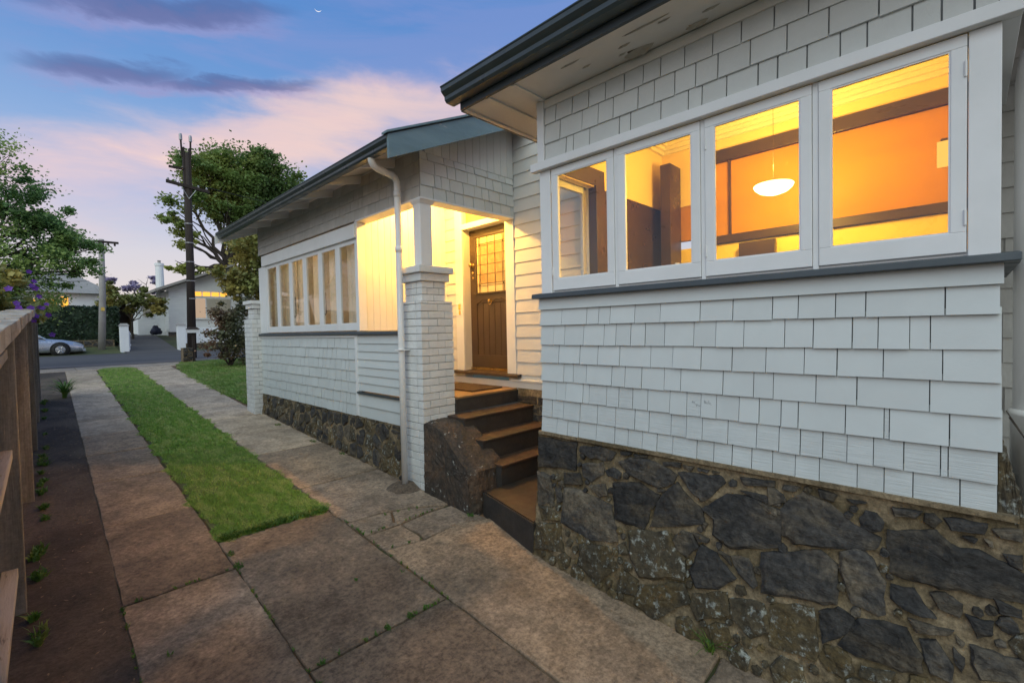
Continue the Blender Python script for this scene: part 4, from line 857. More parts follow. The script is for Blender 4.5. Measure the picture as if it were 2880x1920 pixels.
# gable end above the porch
gab = add('gable_wall', MB().prism([(3.10,YP+.006,1.512),(XD-.001,YP+.006,1.512),(XD-.001,YP+.006,2.70),(3.10,YP+.006,2.02)], [(3.10,YP+.004,1.512),(XD-.001,YP+.004,1.512),(XD-.001,YP+.004,2.70),(3.10,YP+.004,2.02)]), m_grain, house) if False else bx('gable_wall', 3.09, XD-.001, YP+.0005, YP+.0035, 1.5125, 2.30, m_back, house)
gz_ = [1.512, 1.650, 1.795, 1.940, 2.02]
for r_ in range(4):
    x = 3.092
    while x < XD-.03:
        w_ = min(R(.09, .24), XD-.022-x); w_ = w_ if XD-.022-(x+w_) > .05 else XD-.022-x
        shingle(gab, x, x+w_, gz_[r_], gz_[r_+1], YP, m_grain, t0=.019, gap=R(.005,.010), axis='y', top_over=.015); x += w_
x = 3.16
while x < XD-.03:
    zt = 1.90+(x+.06-2.52)*.454-.27
    bx('gable_board', x, min(x+.118, XD-.022), YP-.016, YP, 2.022, max(zt+.25, 2.06), m_grain, gab, bevel=.003); x += .121
# wing roof: barge, gutter, rafters, soffit lining
def rz(x): return 1.965+(x-2.49)*.454
add('barge_board', MB().hexa([(2.50,4.085,1.71),(2.50,4.115,1.71),(5.6,4.115,1.71+3.1*.454),(5.6,4.085,1.71+3.1*.454),(2.50,4.085,1.945),(2.50,4.115,1.945),(5.6,4.115,1.945+3.1*.454),(5.6,4.085,1.945+3.1*.454)]), m_barge, house)
add('barge_capping', MB().hexa([(2.47,4.06,1.946),(2.47,4.16,1.946),(5.6,4.16,1.946+3.13*.454),(5.6,4.06,1.946+3.13*.454),(2.47,4.06,1.968),(2.47,4.16,1.968),(5.6,4.16,1.968+3.13*.454),(5.6,4.06,1.968+3.13*.454)]), m_barge, house)
rm = MB(); rm.hexa([(2.52,4.12,1.945),(5.6,4.12,1.945+3.08*.454),(5.6,10.36,1.945+3.08*.454),(2.52,10.36,1.945),(2.50,4.12,1.962),(5.6,4.12,1.962+3.1*.454),(5.6,10.36,1.962+3.1*.454),(2.50,10.36,1.962)])
add('roof', rm, m_roofm, house)
sl = MB(); sl.hexa([(2.60,4.12,1.925),(XW+.3,4.12,1.925+(XW-2.3)*.32),(XW+.3,10.36,1.925+(XW-2.3)*.32),(2.60,10.36,1.925),(2.60,4.12,1.935),(XW+.3,4.12,1.935+(XW-2.3)*.34),(XW+.3,10.36,1.935+(XW-2.3)*.34),(2.60,10.36,1.935)])
eave = add('eave_lining', sl, m_soffit, house)
for y in (4.95, 5.78, 6.62, 7.46, 8.30, 9.14, 9.98):
    m = MB(); zt0, zt1 = 1.922, 1.922+(XW-2.62)*.33
    m.hexa([(2.62,y-.022,1.855),(XW,y-.022,zt1-.11),(XW,y+.022,zt1-.11),(2.62,y+.022,1.855),(2.62,y-.022,zt0),(XW,y-.022,zt1),(XW,y+.022,zt1),(2.62,y+.022,zt0)]); add('rafter_tail', m, m_white, house, bevel=.003)
gutter(4.116, 10.34, 2.615, 1.952, house, w=.12, h=.10)
add('barge_board', MB().hexa([(2.49,10.362,1.75),(2.49,10.39,1.75),(4.6,10.39,1.75+2.1*.4),(4.6,10.362,1.75+2.1*.4),(2.49,10.362,1.93),(2.49,10.39,1.93),(4.6,10.39,1.93+2.1*.42),(4.6,10.362,1.93+2.1*.42)]), m_white, house)
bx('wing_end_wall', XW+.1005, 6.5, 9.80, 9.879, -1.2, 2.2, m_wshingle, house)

# --- wing foundation stones
wf = MB(); wf.grid(50, 10, lambda u, v: (XW-.01+.010*math.sin(u*60+v*9)-.03*v+R(-.003,.003), 4.88+u*5.02, -1.15+R(-.004,.004)*(v > 0)-v*(1.15-.0+G(4.88+u*5.02)+ .0 if False else (-1.15-G(4.88+u*5.02)+.03))))
wfo = add('foundation_wall', wf, m_mortar, house, smooth=True)
def cells(y0, y1, z0f, z1, ny, nz):
    """irregular cells by clipping bisectors between jittered seeds"""
    S_ = []
    for i in range(-1, ny+1):
        for j in range(-1, nz+1): S_.append((y0+(i+.5+R(-.38,.38))*(y1-y0)/ny, (j+.5+R(-.36,.36))/nz))
    out = []
    asp = (y1-y0)/ny
    for k, s in enumerate(S_):
        zb = z0f(s[0]); hgt = z1-zb; P0 = [(y0,0),(y1,0),(y1,1),(y0,1)]
        for l, t in enumerate(S_):
            if l == k or abs(t[0]-s[0]) > asp*3: continue
            mx, mz = (s[0]+t[0])/2, (s[1]+t[1])/2*hgt; nx_, nz_ = t[0]-s[0], (t[1]-s[1])*hgt; Q = []
            for a in range(len(P0)):
                p, q = P0[a], P0[(a+1)%len(P0)]
                dp_ = (p[0]-mx)*nx_+(p[1]*hgt-mz)*nz_; dq = (q[0]-mx)*nx_+(q[1]*hgt-mz)*nz_
                if dp_ <= 0: Q.append(p)
                if (dp_ < 0) != (dq < 0) and abs(dp_-dq) > 1e-9:
                    t_ = dp_/(dp_-dq); Q.append((p[0]+(q[0]-p[0])*t_, p[1]+(q[1]-p[1])*t_))
            P0 = Q
            if len(P0) < 3: break
        if len(P0) < 3: continue
        poly = [(p[0], zb+p[1]*hgt) for p in P0]; c = np.mean(poly, axis=0)
        if not (y0 < c[0] < y1): continue
        poly = [tuple(c+(np.array(p)-c)*R(.80,.90)) for p in poly]
        if max(p[0] for p in poly)-min(p[0] for p in poly) < .05: continue
        out.append(poly)
    return out
for pl_ in cells(4.92, 9.84, lambda y: G(y)+.01, -1.17, 22, 3):
    cz = np.mean([p[1] for p in pl_]); cy = np.mean([p[0] for p in pl_])
    stone(pl_, lambda y, z_: (XW-.012-.03*(-1.15-z_)/(-1.15-G(y)+.03), y, z_), wfo, m_lichen if random.random() < .35 else m_stone, proud=R(.008,.022))

# --- steps
st = empty('stair', (3.9, 3.6, -1.9), parent=house)
for y0, y1, zt in ((4.10, 4.4145, -1.01), (3.79, 4.0995, -1.22), (3.50, 3.7895, -1.44)):
    bx('step', 3.40, XD-.031, y0, y1+.01, zt-.03, zt, m_step, st, bevel=.008)
    bx('step_riser', 3.40, XD-.031, y0+.015, y1, zt-.33, zt-.0305, m_riser, st)
lp = [(3.17,3.56),(2.935,2.66),(XD-.03,2.665),(XD-.03,3.52),(3.42,3.52)]
add('landing', MB().prism([(a,b,-1.98) for a, b in lp], [(a,b,-1.675) for a, b in lp]), m_riser, st)
ins = [(3.18,3.555),(2.95,2.668),(XD-.031,2.668),(XD-.031,3.515),(3.42,3.515)]
add('landing_top', MB().prism([(a,b,-1.6745) for a, b in ins], [(a,b,-1.66) for a, b in ins]), m_step, st)
ch = MB()
prof = [(4.43,-2.0),(3.60,-2.0),(3.60,-1.47),(3.66,-1.42),(4.12,-1.085),(4.24,-1.045),(4.43,-1.035)]
def rough_prism():
    m = MB(); ny = 5
    lo_ = []
    for k in range(ny+1):
        x = 3.05+(.50)*k/ny
        lo_.append([(x+R(-.006,.006)+(0 if k else .02*(z_ > -1.2)), y+R(-.010,.010)+(.03 if k in (0, ny) and y < 3.7 else 0), z_+R(-.010,.010)-(.018 if k in (0, ny) else 0)) for y, z_ in prof])
    for a, b in zip(lo_[:-1], lo_[1:]):
        n = len(a); i = len(m.v); m.v += a+b
        for q in range(n): m.f.append((i+q, i+(q+1)%n, i+n+(q+1)%n, i+n+q))
    i = len(m.v); m.v += lo_[0]; m.f.append(tuple(range(i, i+len(prof)))); i = len(m.v); m.v += lo_[-1]; m.f.append(tuple(range(i, i+len(prof)))[::-1])
    return m
roughen(add('stair_cheek_wall', rough_prism(), m_cheek, st), 4, .035, .07)

# --- porch lamp (hidden behind the beam from the drive)
plamp = empty('porch_lamp', (3.95, 5.2, 2.06), 'round glass porch ceiling lamp lighting the front door', 'lamp')
add('globe', MB().lathe((3.95,5.2,1.985), [(0,-.075),(.05,-.062),(.075,-.025),(.08,.01),(.06,.045)], 20), e_bulb, plamp, smooth=True)
add('lamp_base', MB().lathe((3.95,5.2,2.03), [(.065,0),(.075,.01),(.075,.029)], 18), m_brass, plamp)
ld = bpy.data.lights.new('porch_light', 'POINT'); ld.energy = 205; ld.color = (1.0,.50,.085); ld.shadow_soft_size = .04
lo = bpy.data.objects.new('porch_light', ld); col.objects.link(lo); lo.parent = plamp; lo.location = (0, 0, -.20)

# ------------------------------------------------------------------ fence
def fx(x, y): return x+.0165*(y-4.5)
fence = empty('timber_fence', (-.15, 6, G(6)), 'weathered brown timber fence with thick posts along the drive', 'fence')
for y in (2.1, 4.54, 7.02, 9.4, 11.6, 13.8):
    x1 = fx(-.097, y); zb = G(y)-.05; zt = -.12+.058*y-.085
    add('post', MB().box(x1-.125, x1, y, y+.12, zb, zt), m_timber, fence, bevel=.006)
def rail(name, y0, y1, xa, xb, za, zb, mat, bevel=.004):
    m = MB(); o = lambda y: .058*y
    m.hexa([(fx(xa,y0),y0,za+o(y0)),(fx(xb,y0),y0,za+o(y0)),(fx(xb,y1),y1,za+o(y1)),(fx(xa,y1),y1,za+o(y1)),(fx(xa,y0),y0,zb+o(y0)),(fx(xb,y0),y0,zb+o(y0)),(fx(xb,y1),y1,zb+o(y1)),(fx(xa,y1),y1,zb+o(y1))])
    return add(name, m, mat, fence, bevel=bevel)
for z_ in (-.995, -1.79, -.33):
    for y0, y1 in ((-.5,2.1),(2.22,4.54),(4.66,7.02),(7.14,9.4),(9.52,11.6),(11.72,13.8)): rail('rail', y0, y1, *((-.205, -.128) if y1 < 5 else (-.262, -.215)), z_-.06, z_, m_timberh)
y = -.4
while y < 14.0:      # capping pieces along the top
    L = R(.22, .46); rail('cap_piece', y, min(y+L-.004, 14.1), -.275+R(-.006,.006), -.058+R(-.004,.004), -.205, -.12+R(-.006,.004), m_timberh); y += L
y = -.4
while y < 14.0:
    w_ = R(.095, .105); x1 = fx(-.264, y); zt = -.12+.058*y-.09
    add('paling', MB().box(x1-.016, x1, y, y+w_, G(y)+R(.02,.05), zt), m_timber, fence); y += w_+R(.004, .012)

# ------------------------------------------------------------------ vegetation helpers
def leaf_cloud(ells, n, size, up=.35, droop=.0, squash=1.0):
    """leaf sized rhombs spread through clumps inside each ellipsoid (cx,cy,cz,rx,ry,rz,weight)"""
    V = []; w = np.array([e[6] for e in ells]); w = w/w.sum()
    for e, ww in zip(ells, w):
        k = int(n*ww); nc = max(5, k//170)
        d = rng.normal(size=(nc, 3)); d /= np.linalg.norm(d, axis=1)[:, None]; rad = rng.uniform(.35, 1.0, nc)**.6
        cc = np.array(e[:3])+d*rad[:, None]*np.array(e[3:6])
        idx = rng.integers(0, nc, k); cr = min(e[3:6])*.19*rng.uniform(.4, 1.7, nc)
        p = cc[idx]+rng.normal(size=(k, 3))*cr[idx][:, None]*np.array([1.15, 1.15, .75]); V.append(p)
    p = np.concatenate(V); n = len(p)
    a = rng.normal(size=(n, 3)); a[:, 2] = a[:, 2]*.5-droop; a /= np.linalg.norm(a, axis=1)[:, None]
    b = rng.normal(size=(n, 3)); b[:, 2] *= .6; b -= a*(a*b).sum(1)[:, None]; b /= np.linalg.norm(b, axis=1)[:, None]
    s = size*rng.uniform(.6, 1.4, n)[:, None]; L = s; Wd = s*.36*squash
    v = np.stack([p-a*L*.5, p+b*Wd-a*L*.05, p+a*L*.5, p-b*Wd-a*L*.05], 1).reshape(-1, 3)
    i = np.arange(n)*4; return v, np.stack([i, i+1, i+2, i+3], 1).tolist()
def limb(m, p0, p1, r0, r1, k=6, wob=.12):
    p0, p1 = Vector(p0), Vector(p1); L = (p1-p0).length; pts = []
    for i in range(k+1):
        t = i/k; q = p0.lerp(p1, t)+Vector((R(-1,1), R(-1,1), R(-.5,.5)))*(wob*L*.25*math.sin(t*math.pi)); pts.append(q)
    m.tube(pts, [r0+(r1-r0)*i/k for i in range(k+1)], 7); return pts
def tree(name, base, label, cat, ells, n, size, mat, trunk_r, fork, group=None, droop=.0, squash=1.0, branches=2):
    t = empty(name, base, label, cat, group); m = MB(); limb(m, (base[0],base[1],base[2]-.2), fork, trunk_r, trunk_r*.6)
    for e in ells:
        c = (e[0], e[1], e[2]); pts = limb(m, fork, c, trunk_r*.45, trunk_r*.10, 7, .25)
        for b in range(branches):
            q = pts[random.randint(2, 6)]; limb(m, q, (e[0]+R(-.9,.9)*e[3], e[1]+R(-.9,.9)*e[4], e[2]+R(-.7,.9)*e[5]), trunk_r*.16, trunk_r*.035, 5, .3)
    add('trunk', m, m_bark, t, smooth=True)
    add('crown', leaf_cloud(ells, n, size, droop=droop, squash=squash), mat, t)
    return t
# big tree behind the far house
tree('gum_tree', (11.6,46,.6), 'tall spreading green tree standing behind the dark power pole', 'tree',
     [(13.2,46,14.2,3.4,3.2,2.1,3.2),(16.6,46.5,13.6,2.8,3,2.0,2.4),(10.3,46,13.6,2.2,2.4,1.6,1.5),(9.2,46,11.2,1.6,2,1.1,.9),(8.2,45.5,9.2,.9,1.2,.8,.4),(9.0,45.5,7.6,.9,1.0,.8,.4),(14.2,47,13.0,4.2,2.2,3.0,4.5),(11.4,46.5,12.8,2.2,2,2.2,1.6),(17.4,47,12.6,2.4,2,2.2,1.8),(15.0,45,15.2,1.6,1.6,1.1,1.0),(8.2,45.5,5.6,.8,1,.6,.3),(9.4,45.5,5.2,.8,1,.7,.35),
      (12.6,46,11.2,2.4,2.6,1.6,1.5),(15.2,46,10.6,2.6,2.6,1.8,1.6),(18.6,46.5,11.6,2.0,2.4,1.8,1.2),(13.8,46,8.6,2.2,2.2,1.6,1.3)], 74000, .235, m_leaf2, .42, (11.9,46,6.0), branches=4)
tree('wattle_tree', (10.4,33,.0), 'olive yellow bushy tree under the house eave in the distance', 'tree',
     [(10.2,33,3.9,1.5,1.4,1.4,1.3),(9.2,32.6,2.9,1.0,1,.9,.7),(11.2,33,2.4,1.4,1.3,1.2,1),(10.0,32.6,5.4,1.3,1.2,1.2,1),(11.4,33,6.2,1.4,1.3,1.5,1),(8.3,32.5,3.8,.6,.6,.5,.3)], 13000, .24, m_leaf3, .16, (10.4,33,1.6), droop=.4)
tree('pepper_tree', (-2.6,20.5,-1.1), 'feathery green tree hanging over from behind the timber fence', 'tree',
     [(-3.0,20.5,4.6,1.8,1.6,1.5,1.8),(-1.3,20,3.6,1.5,1.4,1.2,1.6),(-.1,20,2.7,1.2,1.2,.9,1.2),(.75,20,2.6,.65,.7,.55,.5),(1.15,20,2.1,.45,.5,.5,.35),(-1.0,19.5,2.0,1.4,1.2,.9,1.3),(.1,20,1.5,.9,.9,.6,.7),(-.9,20,5.0,.9,.8,.8,.8),(-.2,20,4.5,.6,.6,.6,.5),(.5,20,3.8,.55,.6,.5,.5),(.95,20,3.2,.5,.5,.45,.45),(.2,20.4,3.1,.8,.8,.7,1.0),(1.25,20,2.75,.4,.4,.4,.35),(-.6,20.6,1.2,1.2,.8,.7,1.0),(-.2,20,4.0,.7,.8,.45,.4),(-2.4,20,6.2,1.0,1,.7,.5),(-3.5,20,2.6,1.8,1.5,1.5,1.2)], 48000, .082, m_leaf1, .16, (-2.0,20.4,1.6), droop=.35, branches=4)
tree('street_tree', (4.0,34.8,-.1), 'small dark green tree beside the white house drive', 'tree',
     [(3.6,34.8,1.9,1.0,.9,.65,1),(4.7,34.6,2.0,.9,.8,.45,.8),(3.0,34.8,2.7,.7,.8,.45,.5),(5.0,34.4,1.6,.6,.6,.4,.5),(4.2,34.6,2.6,.7,.7,.3,.4)], 7000, .17, m_leaf3, .08, (4.0,34.8,.9))
tree('jacaranda_tree', (8.2,64,1.5), 'distant jacaranda tree covered in mauve blossom', 'tree', [(7.0,64,5.6,1.6,1.5,.7,1),(8.8,64,5.9,1.5,1.5,.6,1),(7.6,64,4.8,1.9,1.6,.6,1)], 3000, .26, m_jaca, .2, (8.2,64,4))
# purple flowering bush over the fence
bush = empty('flowering_bush', (-.9, 9.2, G(9.2)), 'leafy bush with bright purple flowers spilling over the fence', 'bush')
be = [(-.62,8.6,.35,.50,.9,.42,1.2),(-.30,9.3,.55,.36,.7,.36,1),(-.75,9.6,-.2,.5,.9,.7,1),(-.12,10.2,.45,.24,.6,.26,.6),(-.35,8.8,.72,.28,.5,.22,.5),(-.9,8.4,.8,.4,.6,.35,.6)]
add('foliage', leaf_cloud(be, 6500, .085), m_leaf3, bush)
bm_ = MB()
for e in be: limb(bm_, (-.9,9.2,G(9.2)), e[:3], .03, .008)
add('stem', bm_, m_bark, bush, smooth=True)
def flower(c, r_, parent):
    m = MB(); up_ = Vector((R(-.3,.6), -1+R(-.3,.3), R(-.1,.7))).normalized(); a = up_.orthogonal().normalized(); b = up_.cross(a); c = Vector(c); i0 = R(0, 6)
    for k in range(5):
        t = i0+k*1.2566; d = a*math.cos(t)+b*math.sin(t); s = up_.cross(d); m.quad(c, c+d*r_*.55+s*r_*.50+up_*r_*.18, c+d*r_*1.05+up_*r_*.10, c+d*r_*.55-s*r_*.50+up_*r_*.18)
    return add('flower', m, m_purple, parent)
for (a, b, z_) in ((-.02,8.6,.86),(.03,8.7,.66),(.06,8.8,.56),(.14,9.6,.50),(.10,9.5,.44),(-.14,8.5,.45),(-.12,8.3,.38),(-.10,8.45,.30),(-.06,8.6,.28),(-.02,8.7,.40),(.02,8.8,.30),(.0,8.9,.24),(.06,9.2,.44),(.16,10.0,.36),(.20,10.4,.06),(-.20,8.4,.62),(.0,8.7,.69),(.02,8.6,.74)):
    flower((a, b, z_), R(.028, .046), bush)
# shrub beyond the lawn
sh = empty('garden_shrub', (4.75,18.4,G(18.4)), 'rounded bronze green shrub at the end of the front lawn', 'shrub')
se = [(4.75,18.4,-.05,.65,.7,.75,1.5),(4.35,18.3,-.35,.45,.5,.5,.8),(5.2,18.5,.35,.55,.6,.65,1.2),(4.6,18.4,.85,.45,.5,.40,.7),(5.1,18.4,-.45,.55,.6,.5,.8),(5.3,18.6,1.1,.35,.4,.3,.4)]
add('foliage', leaf_cloud(se, 9000, .085), m_leaf4, sh)
sm_ = MB()
for e in se: limb(sm_, (4.75,18.4,G(18.4)-.05), e[:3], .035, .01); 
for k in range(10): limb(sm_, (4.6,18.3,-.6), (4.05+R(-.25,.3),18.1+R(-.3,.3),R(-.7,.3)), .008, .003)
add('stem', sm_, m_bark, sh, smooth=True)
# hedge over a rubble wall across the road
hg = empty('clipped_hedge', (1.2,33,G(33)), 'dark clipped hedge above the low stone wall across the road', 'hedge')
def boxleaves(x0,x1,y0,y1,z0,z1,n,s):
    f = rng.integers(0, 3, n); p = np.stack([rng.uniform(x0,x1,n), rng.uniform(y0,y1,n), rng.uniform(z0,z1,n)], 1)
    p[f == 0, 1] = y0; p[f == 1, 2] = z1; p[f == 2, 0] = x1; p += rng.normal(size=(n,3))*.05
    a = rng.normal(size=(n,3)); a /= np.linalg.norm(a,axis=1)[:,None]; b = rng.normal(size=(n,3)); b -= a*(a*b).sum(1)[:,None]; b /= np.linalg.norm(b,axis=1)[:,None]
    v = np.stack([p-a*s, p+b*s*.5, p+a*s, p-b*s*.5], 1).reshape(-1,3); i = np.arange(n)*4; return v, np.stack([i,i+1,i+2,i+3],1).tolist()
bx('hedge_core', -6.0, 3.05, 32.6, 33.5, -.4, 1.50, m_hedge, hg); add('foliage', boxleaves(-6.1,3.1,32.5,33.6,-.3,1.56,9000,.08), m_hedge, hg)
swl = empty('rubble_wall', (0,32.3,G(32.3)), 'low dark rubble stone wall under the hedge', 'wall'); bx('wall_core', -6.0, 2.95, 32.25, 32.5, -.95, -.12, m_mortar, swl)
for pl_ in cells(-1.2, 2.9, lambda y: -.66, -.14, 11, 2): stone(pl_, lambda y, z_: (y, 32.25, z_), swl, m_stone, proud=.03, nrm=(0,-1,0))

# ------------------------------------------------------------------ street furniture
dpole = empty('power_pole', (4.58,23.6,G(23.6)), 'tall dark timber power pole with twin tops and crossarm', 'power pole')
add('shaft', MB().tube([(4.66,23.6,-1.1),(4.72,23.6,3.0),(4.74,23.6,7.7)], [.17,.145,.12], 14), m_pole, dpole, smooth=True)
add('shaft_splice', MB().box(4.60,4.66,23.5,23.7,5.9,7.9).box(4.82,4.88,23.5,23.7,5.9,7.9), m_pole, dpole)
for dx_ in (-.16, .14):
    add('pole_top', MB().tube([(4.74+dx_,23.6,7.5),(4.74+dx_*1.15,23.6,8.25)], .035, 8), m_pole, dpole); add('insulator', MB().lathe((4.74+dx_*1.15,23.6,8.2), [(.0,0),(.06,0),(.06,.2),(.045,.26),(0,.26)], 10), m_steel, dpole)
add('crossarm', MB().hexa([(3.98,23.45,6.30),(5.5,23.45,6.12),(5.5,23.55,6.12),(3.98,23.55,6.30),(3.98,23.45,6.42),(5.5,23.45,6.24),(5.5,23.55,6.24),(3.98,23.55,6.42)]), m_pole, dpole)
for x_, z_ in ((4.05,6.41),(4.3,6.38),(5.1,6.29),(5.4,6.25)): add('insulator', MB().lathe((x_,23.5,z_), [(.0,0),(.035,0),(.045,.06),(.02,.10),(.0,.10)], 8), m_steel, dpole)
add('brace', MB().tube([(4.5,23.45,6.2),(4.74,23.44,5.75)], .015, 6).tube([(5.0,23.45,6.15),(4.74,23.44,5.75)], .015, 6), m_steel, dpole)
add('side_arm', MB().box(4.1,4.72,23.5,23.6,6.95,7.03), m_pole, dpole)
for z_ in (4.7, 3.9, 3.1, 2.3, 1.55): add('band', MB().lathe((4.72,23.6,z_), [(.165,0),(.165,.035)], 14), m_steel, dpole)
for zz, yy in ((6.40,.0),(6.36,.0),(8.3,.0)):
    pass
gpole = empty('lamp_pole', (2.36,31,G(31)), 'pale grey concrete pole with a short crossarm across the road', 'pole')
add('shaft', MB().tube([(2.33,31,-.85),(2.45,31,2.0),(2.50,31,4.9)], [.155,.135,.11], 14), m_greyp, gpole, smooth=True)
add('crossarm', MB().box(2.2,3.15,30.85,30.95,4.72,4.82), m_pole, gpole)
for x_ in (2.75, 3.0): add('insulator', MB().lathe((x_,30.9,4.60), [(.03,0),(.05,.06),(.03,.12)], 8), m_pole, gpole)
add('tag', MB().box(2.36,2.50,30.84,30.86,1.33,1.50), m_bottle, gpole)
# service wires
def wire(name, p0, p1, sag, lab):
    pts = [tuple(np.array(p0)*(1-t)+np.array(p1)*t-np.array([0,0,4*sag*t*(1-t)])) for t in np.linspace(0, 1, 17)]
    return add(name, MB().tube(pts, .009, 5), m_black, None, label=lab, cat='wire', group='overhead wires at the dark power pole')
wire('overhead_wire', (5.1,23.5,6.4), (30,25,6.6), .5, 'thin black overhead wire from the inner insulator of the crossarm'); wire('overhead_wire', (5.4,23.5,6.36), (30,24.5,6.2), .5, 'thin black overhead wire from the end insulator of the crossarm')
# gate posts and fence across the road
for x_, lab in ((3.14, 'square white gatepost beside the grey concrete pole'), (5.50, 'square white gatepost beside the white paling fence')):
    t = empty('gate_post', (x_,30.2,G(30.2)), lab, 'gatepost', 'white gateposts across the road')
    bx('shaft', x_-.17, x_+.17, 30.03, 30.37, -.85, .56, m_whouse, t, bevel=.01)
    add('cap', MB().hexa([(x_-.21,29.99,.561),(x_+.21,29.99,.561),(x_+.21,30.41,.561),(x_-.21,30.41,.561),(x_-.12,30.08,.68),(x_+.12,30.08,.68),(x_+.12,30.32,.68),(x_-.12,30.32,.68)]), m_greyp, t)
gt = empty('driveway_gate', (3.42,30.6,G(30.6)), 'white timber gate leaf folded back beside its post', 'gate')
for k in range(6): bx('slat', 3.36, 3.39, 30.4+k*.28, 30.5+k*.28, -.66+k*.03, .30+k*.02, m_whouse, gt)
rail_ = [bx('rail', 3.391, 3.42, 30.38, 31.95, z_, z_+.08, m_whouse, gt) for z_ in (-.45, .12)]
pf_ = empty('paling_fence', (7.2,31,G(31)), 'white close boarded paling fence in front of the white house', 'fence')
for k in range(26): bx('paling', 5.72+k*.105, 5.72+k*.105+.099, 31.0, 31.02, -.42, .44+R(-.01,.01), m_whouse, pf_)
bx('rail', 5.72, 8.45, 31.021, 31.06, .20, .28, m_whouse, pf_); bx('rail', 5.72, 8.45, 31.021, 31.06, -.3, -.22, m_whouse, pf_)
kw = empty('kerb_wall', (7,31.0,G(31)), 'low dark stone kerb wall below the white paling fence', 'wall'); bx('wall_core', 5.7, 8.6, 30.96, 31.3, -.95, -.43, m_mortar, kw)
for pl_ in cells(5.75, 8.5, lambda y: -.68, -.45, 8, 1): stone(pl_, lambda y, z_: (y, 30.96, z_), kw, m_stone, proud=.03, nrm=(0,-1,0))
# letterbox on its stone plinth
lb = empty('letterbox', (4.22,21.0,G(21)), 'white letterbox on a dark post above the stone plinth', 'letterbox')
bx('post', 4.17, 4.25, 20.98, 21.06, -1.05, .10, m_pole, lb); bx('box_body', 4.02, 4.38, 20.85, 21.2, .105, .24, m_white, lb, bevel=.006)
add('lid', MB().hexa([(4.0,20.82,.2405),(4.4,20.82,.2405),(4.4,21.23,.2405),(4.0,21.23,.2405),(4.1,20.86,.32),(4.3,20.86,.32),(4.3,21.19,.32),(4.1,21.19,.32)]), m_pole, lb)
plh = empty('stone_plinth', (4.02,21.1,G(21.1)), 'short dark stone plinth beside the drive mouth', 'plinth'); bx('core', 3.86, 4.16, 20.95, 21.35, -1.1, -.46, m_mortar, plh)
for pl_ in cells(3.84, 4.18, lambda y: -.95, -.45, 2, 3): stone(pl_, lambda y, z_: (y, 20.95, z_), plh, m_stone, proud=.04, nrm=(0,-1,0))

# ------------------------------------------------------------------ far white house
fh = empty('white_house', (8.5,40,.2), 'white weatherboard bungalow across the road with glowing highlight windows', 'house')
fw_ = bx('front_wall', 6.0, 13.0, 36.0, 44.0, -.3, 2.9, m_whouse, fh)
for k in range(17): bx('weatherboard', 5.985, 7.15, 35.965, 36.0, .30+k*.155, .30+k*.155+.12, m_whouse, fw_, bevel=.0)
for k in range(14): bx('weatherboard', 5.96, 6.0-.0005, 36.01, 38.0, .30+k*.155, .30+k*.155+.12, m_whouse, fw_)
add('gable', MB().prism([(5.6,35.98,2.86),(13.4,35.98,2.86),(9.5,35.98,4.55)], [(5.6,36.1,2.86),(13.4,36.1,2.86),(9.5,36.1,4.55)]), m_whouse, fh)
rf = MB(); rf.hexa([(5.2,35.3,2.74),(9.5,35.3,4.62),(9.5,44.5,4.62),(5.2,44.5,2.74),(5.2,35.3,2.90),(9.5,35.3,4.78),(9.5,44.5,4.78),(5.2,44.5,2.90)]); rf.hexa([(9.5,35.3,4.62),(13.8,35.3,2.74),(13.8,44.5,2.74),(9.5,44.5,4.62),(9.5,35.3,4.78),(13.8,35.3,2.90),(13.8,44.5,2.90),(9.5,44.5,4.78)])
frf = add('roof', rf, m_greyp, fh)
add('chimney', MB().tube([(5.98,38.6,2.6),(5.98,38.6,4.75)], [.24,.22], 14).tube([(5.98,38.6,4.70),(5.98,38.6,4.86)], .26, 14), m_whouse, frf); add('chimney_pot', MB().lathe((5.98,38.6,4.86), [(.10,0),(.08,.14),(.12,.18),(.0,.2)], 10), m_greyp, frf)
for k in range(4):
    x_ = 7.34+k*.50; w = bx('highlight_window', x_, x_+.40, 35.95, 35.99, 2.58, 2.84, e_win, fh); bx('frame', x_-.05, x_+.45, 35.955, 35.985, 2.52, 2.578, m_whouse, w)
w = bx('window', 7.36, 7.95, 35.95, 35.99, 1.15, 2.42, e_win2, fh); bx('window_sill', 7.28, 8.5, 35.90, 35.99, 1.05, 1.14, m_whouse, w)
for x_ in (7.30, 7.951): bx('frame', x_, x_+.06, 35.945, 35.985, 1.15, 2.5, m_whouse, w)
w = bx('window', 8.05, 9.4, 35.95, 35.99, 1.15, 2.42, m_curtain, fh); bx('frame', 8.02, 9.45, 35.944, 35.984, 2.421, 2.5, m_whouse, w)
pb = bx('porch_bay', 4.6, 5.99, 37.4, 39.5, .0, 2.05, m_whouse, fh)
for k in range(8): bx('weatherboard', 4.58, 5.6, 37.365, 37.4, .05+k*.15, .05+k*.15+.115, m_whouse, pb)
w = bx('window', 4.86, 5.35, 37.35, 37.364, 1.25, 1.92, m_curtain, fh); bx('frame', 4.80, 5.42, 37.33, 37.349, 1.17, 1.245, m_white, w); bx('frame', 4.80, 4.855, 37.33, 37.349, 1.25, 1.95, m_white, w); bx('frame', 5.355, 5.42, 37.33, 37.349, 1.25, 1.95, m_white, w)
add('lean_to_roof', MB().hexa([(4.3,37.0,2.06),(6.0,37.0,2.45),(6.0,39.8,2.45),(4.3,39.8,2.06),(4.3,37.0,2.14),(6.0,37.0,2.53),(6.0,39.8,2.53),(4.3,39.8,2.14)]), m_greyp, fh)
bx('foundation', 5.9, 7.2, 35.8, 36.0, -.3, .25, m_stone, fh)
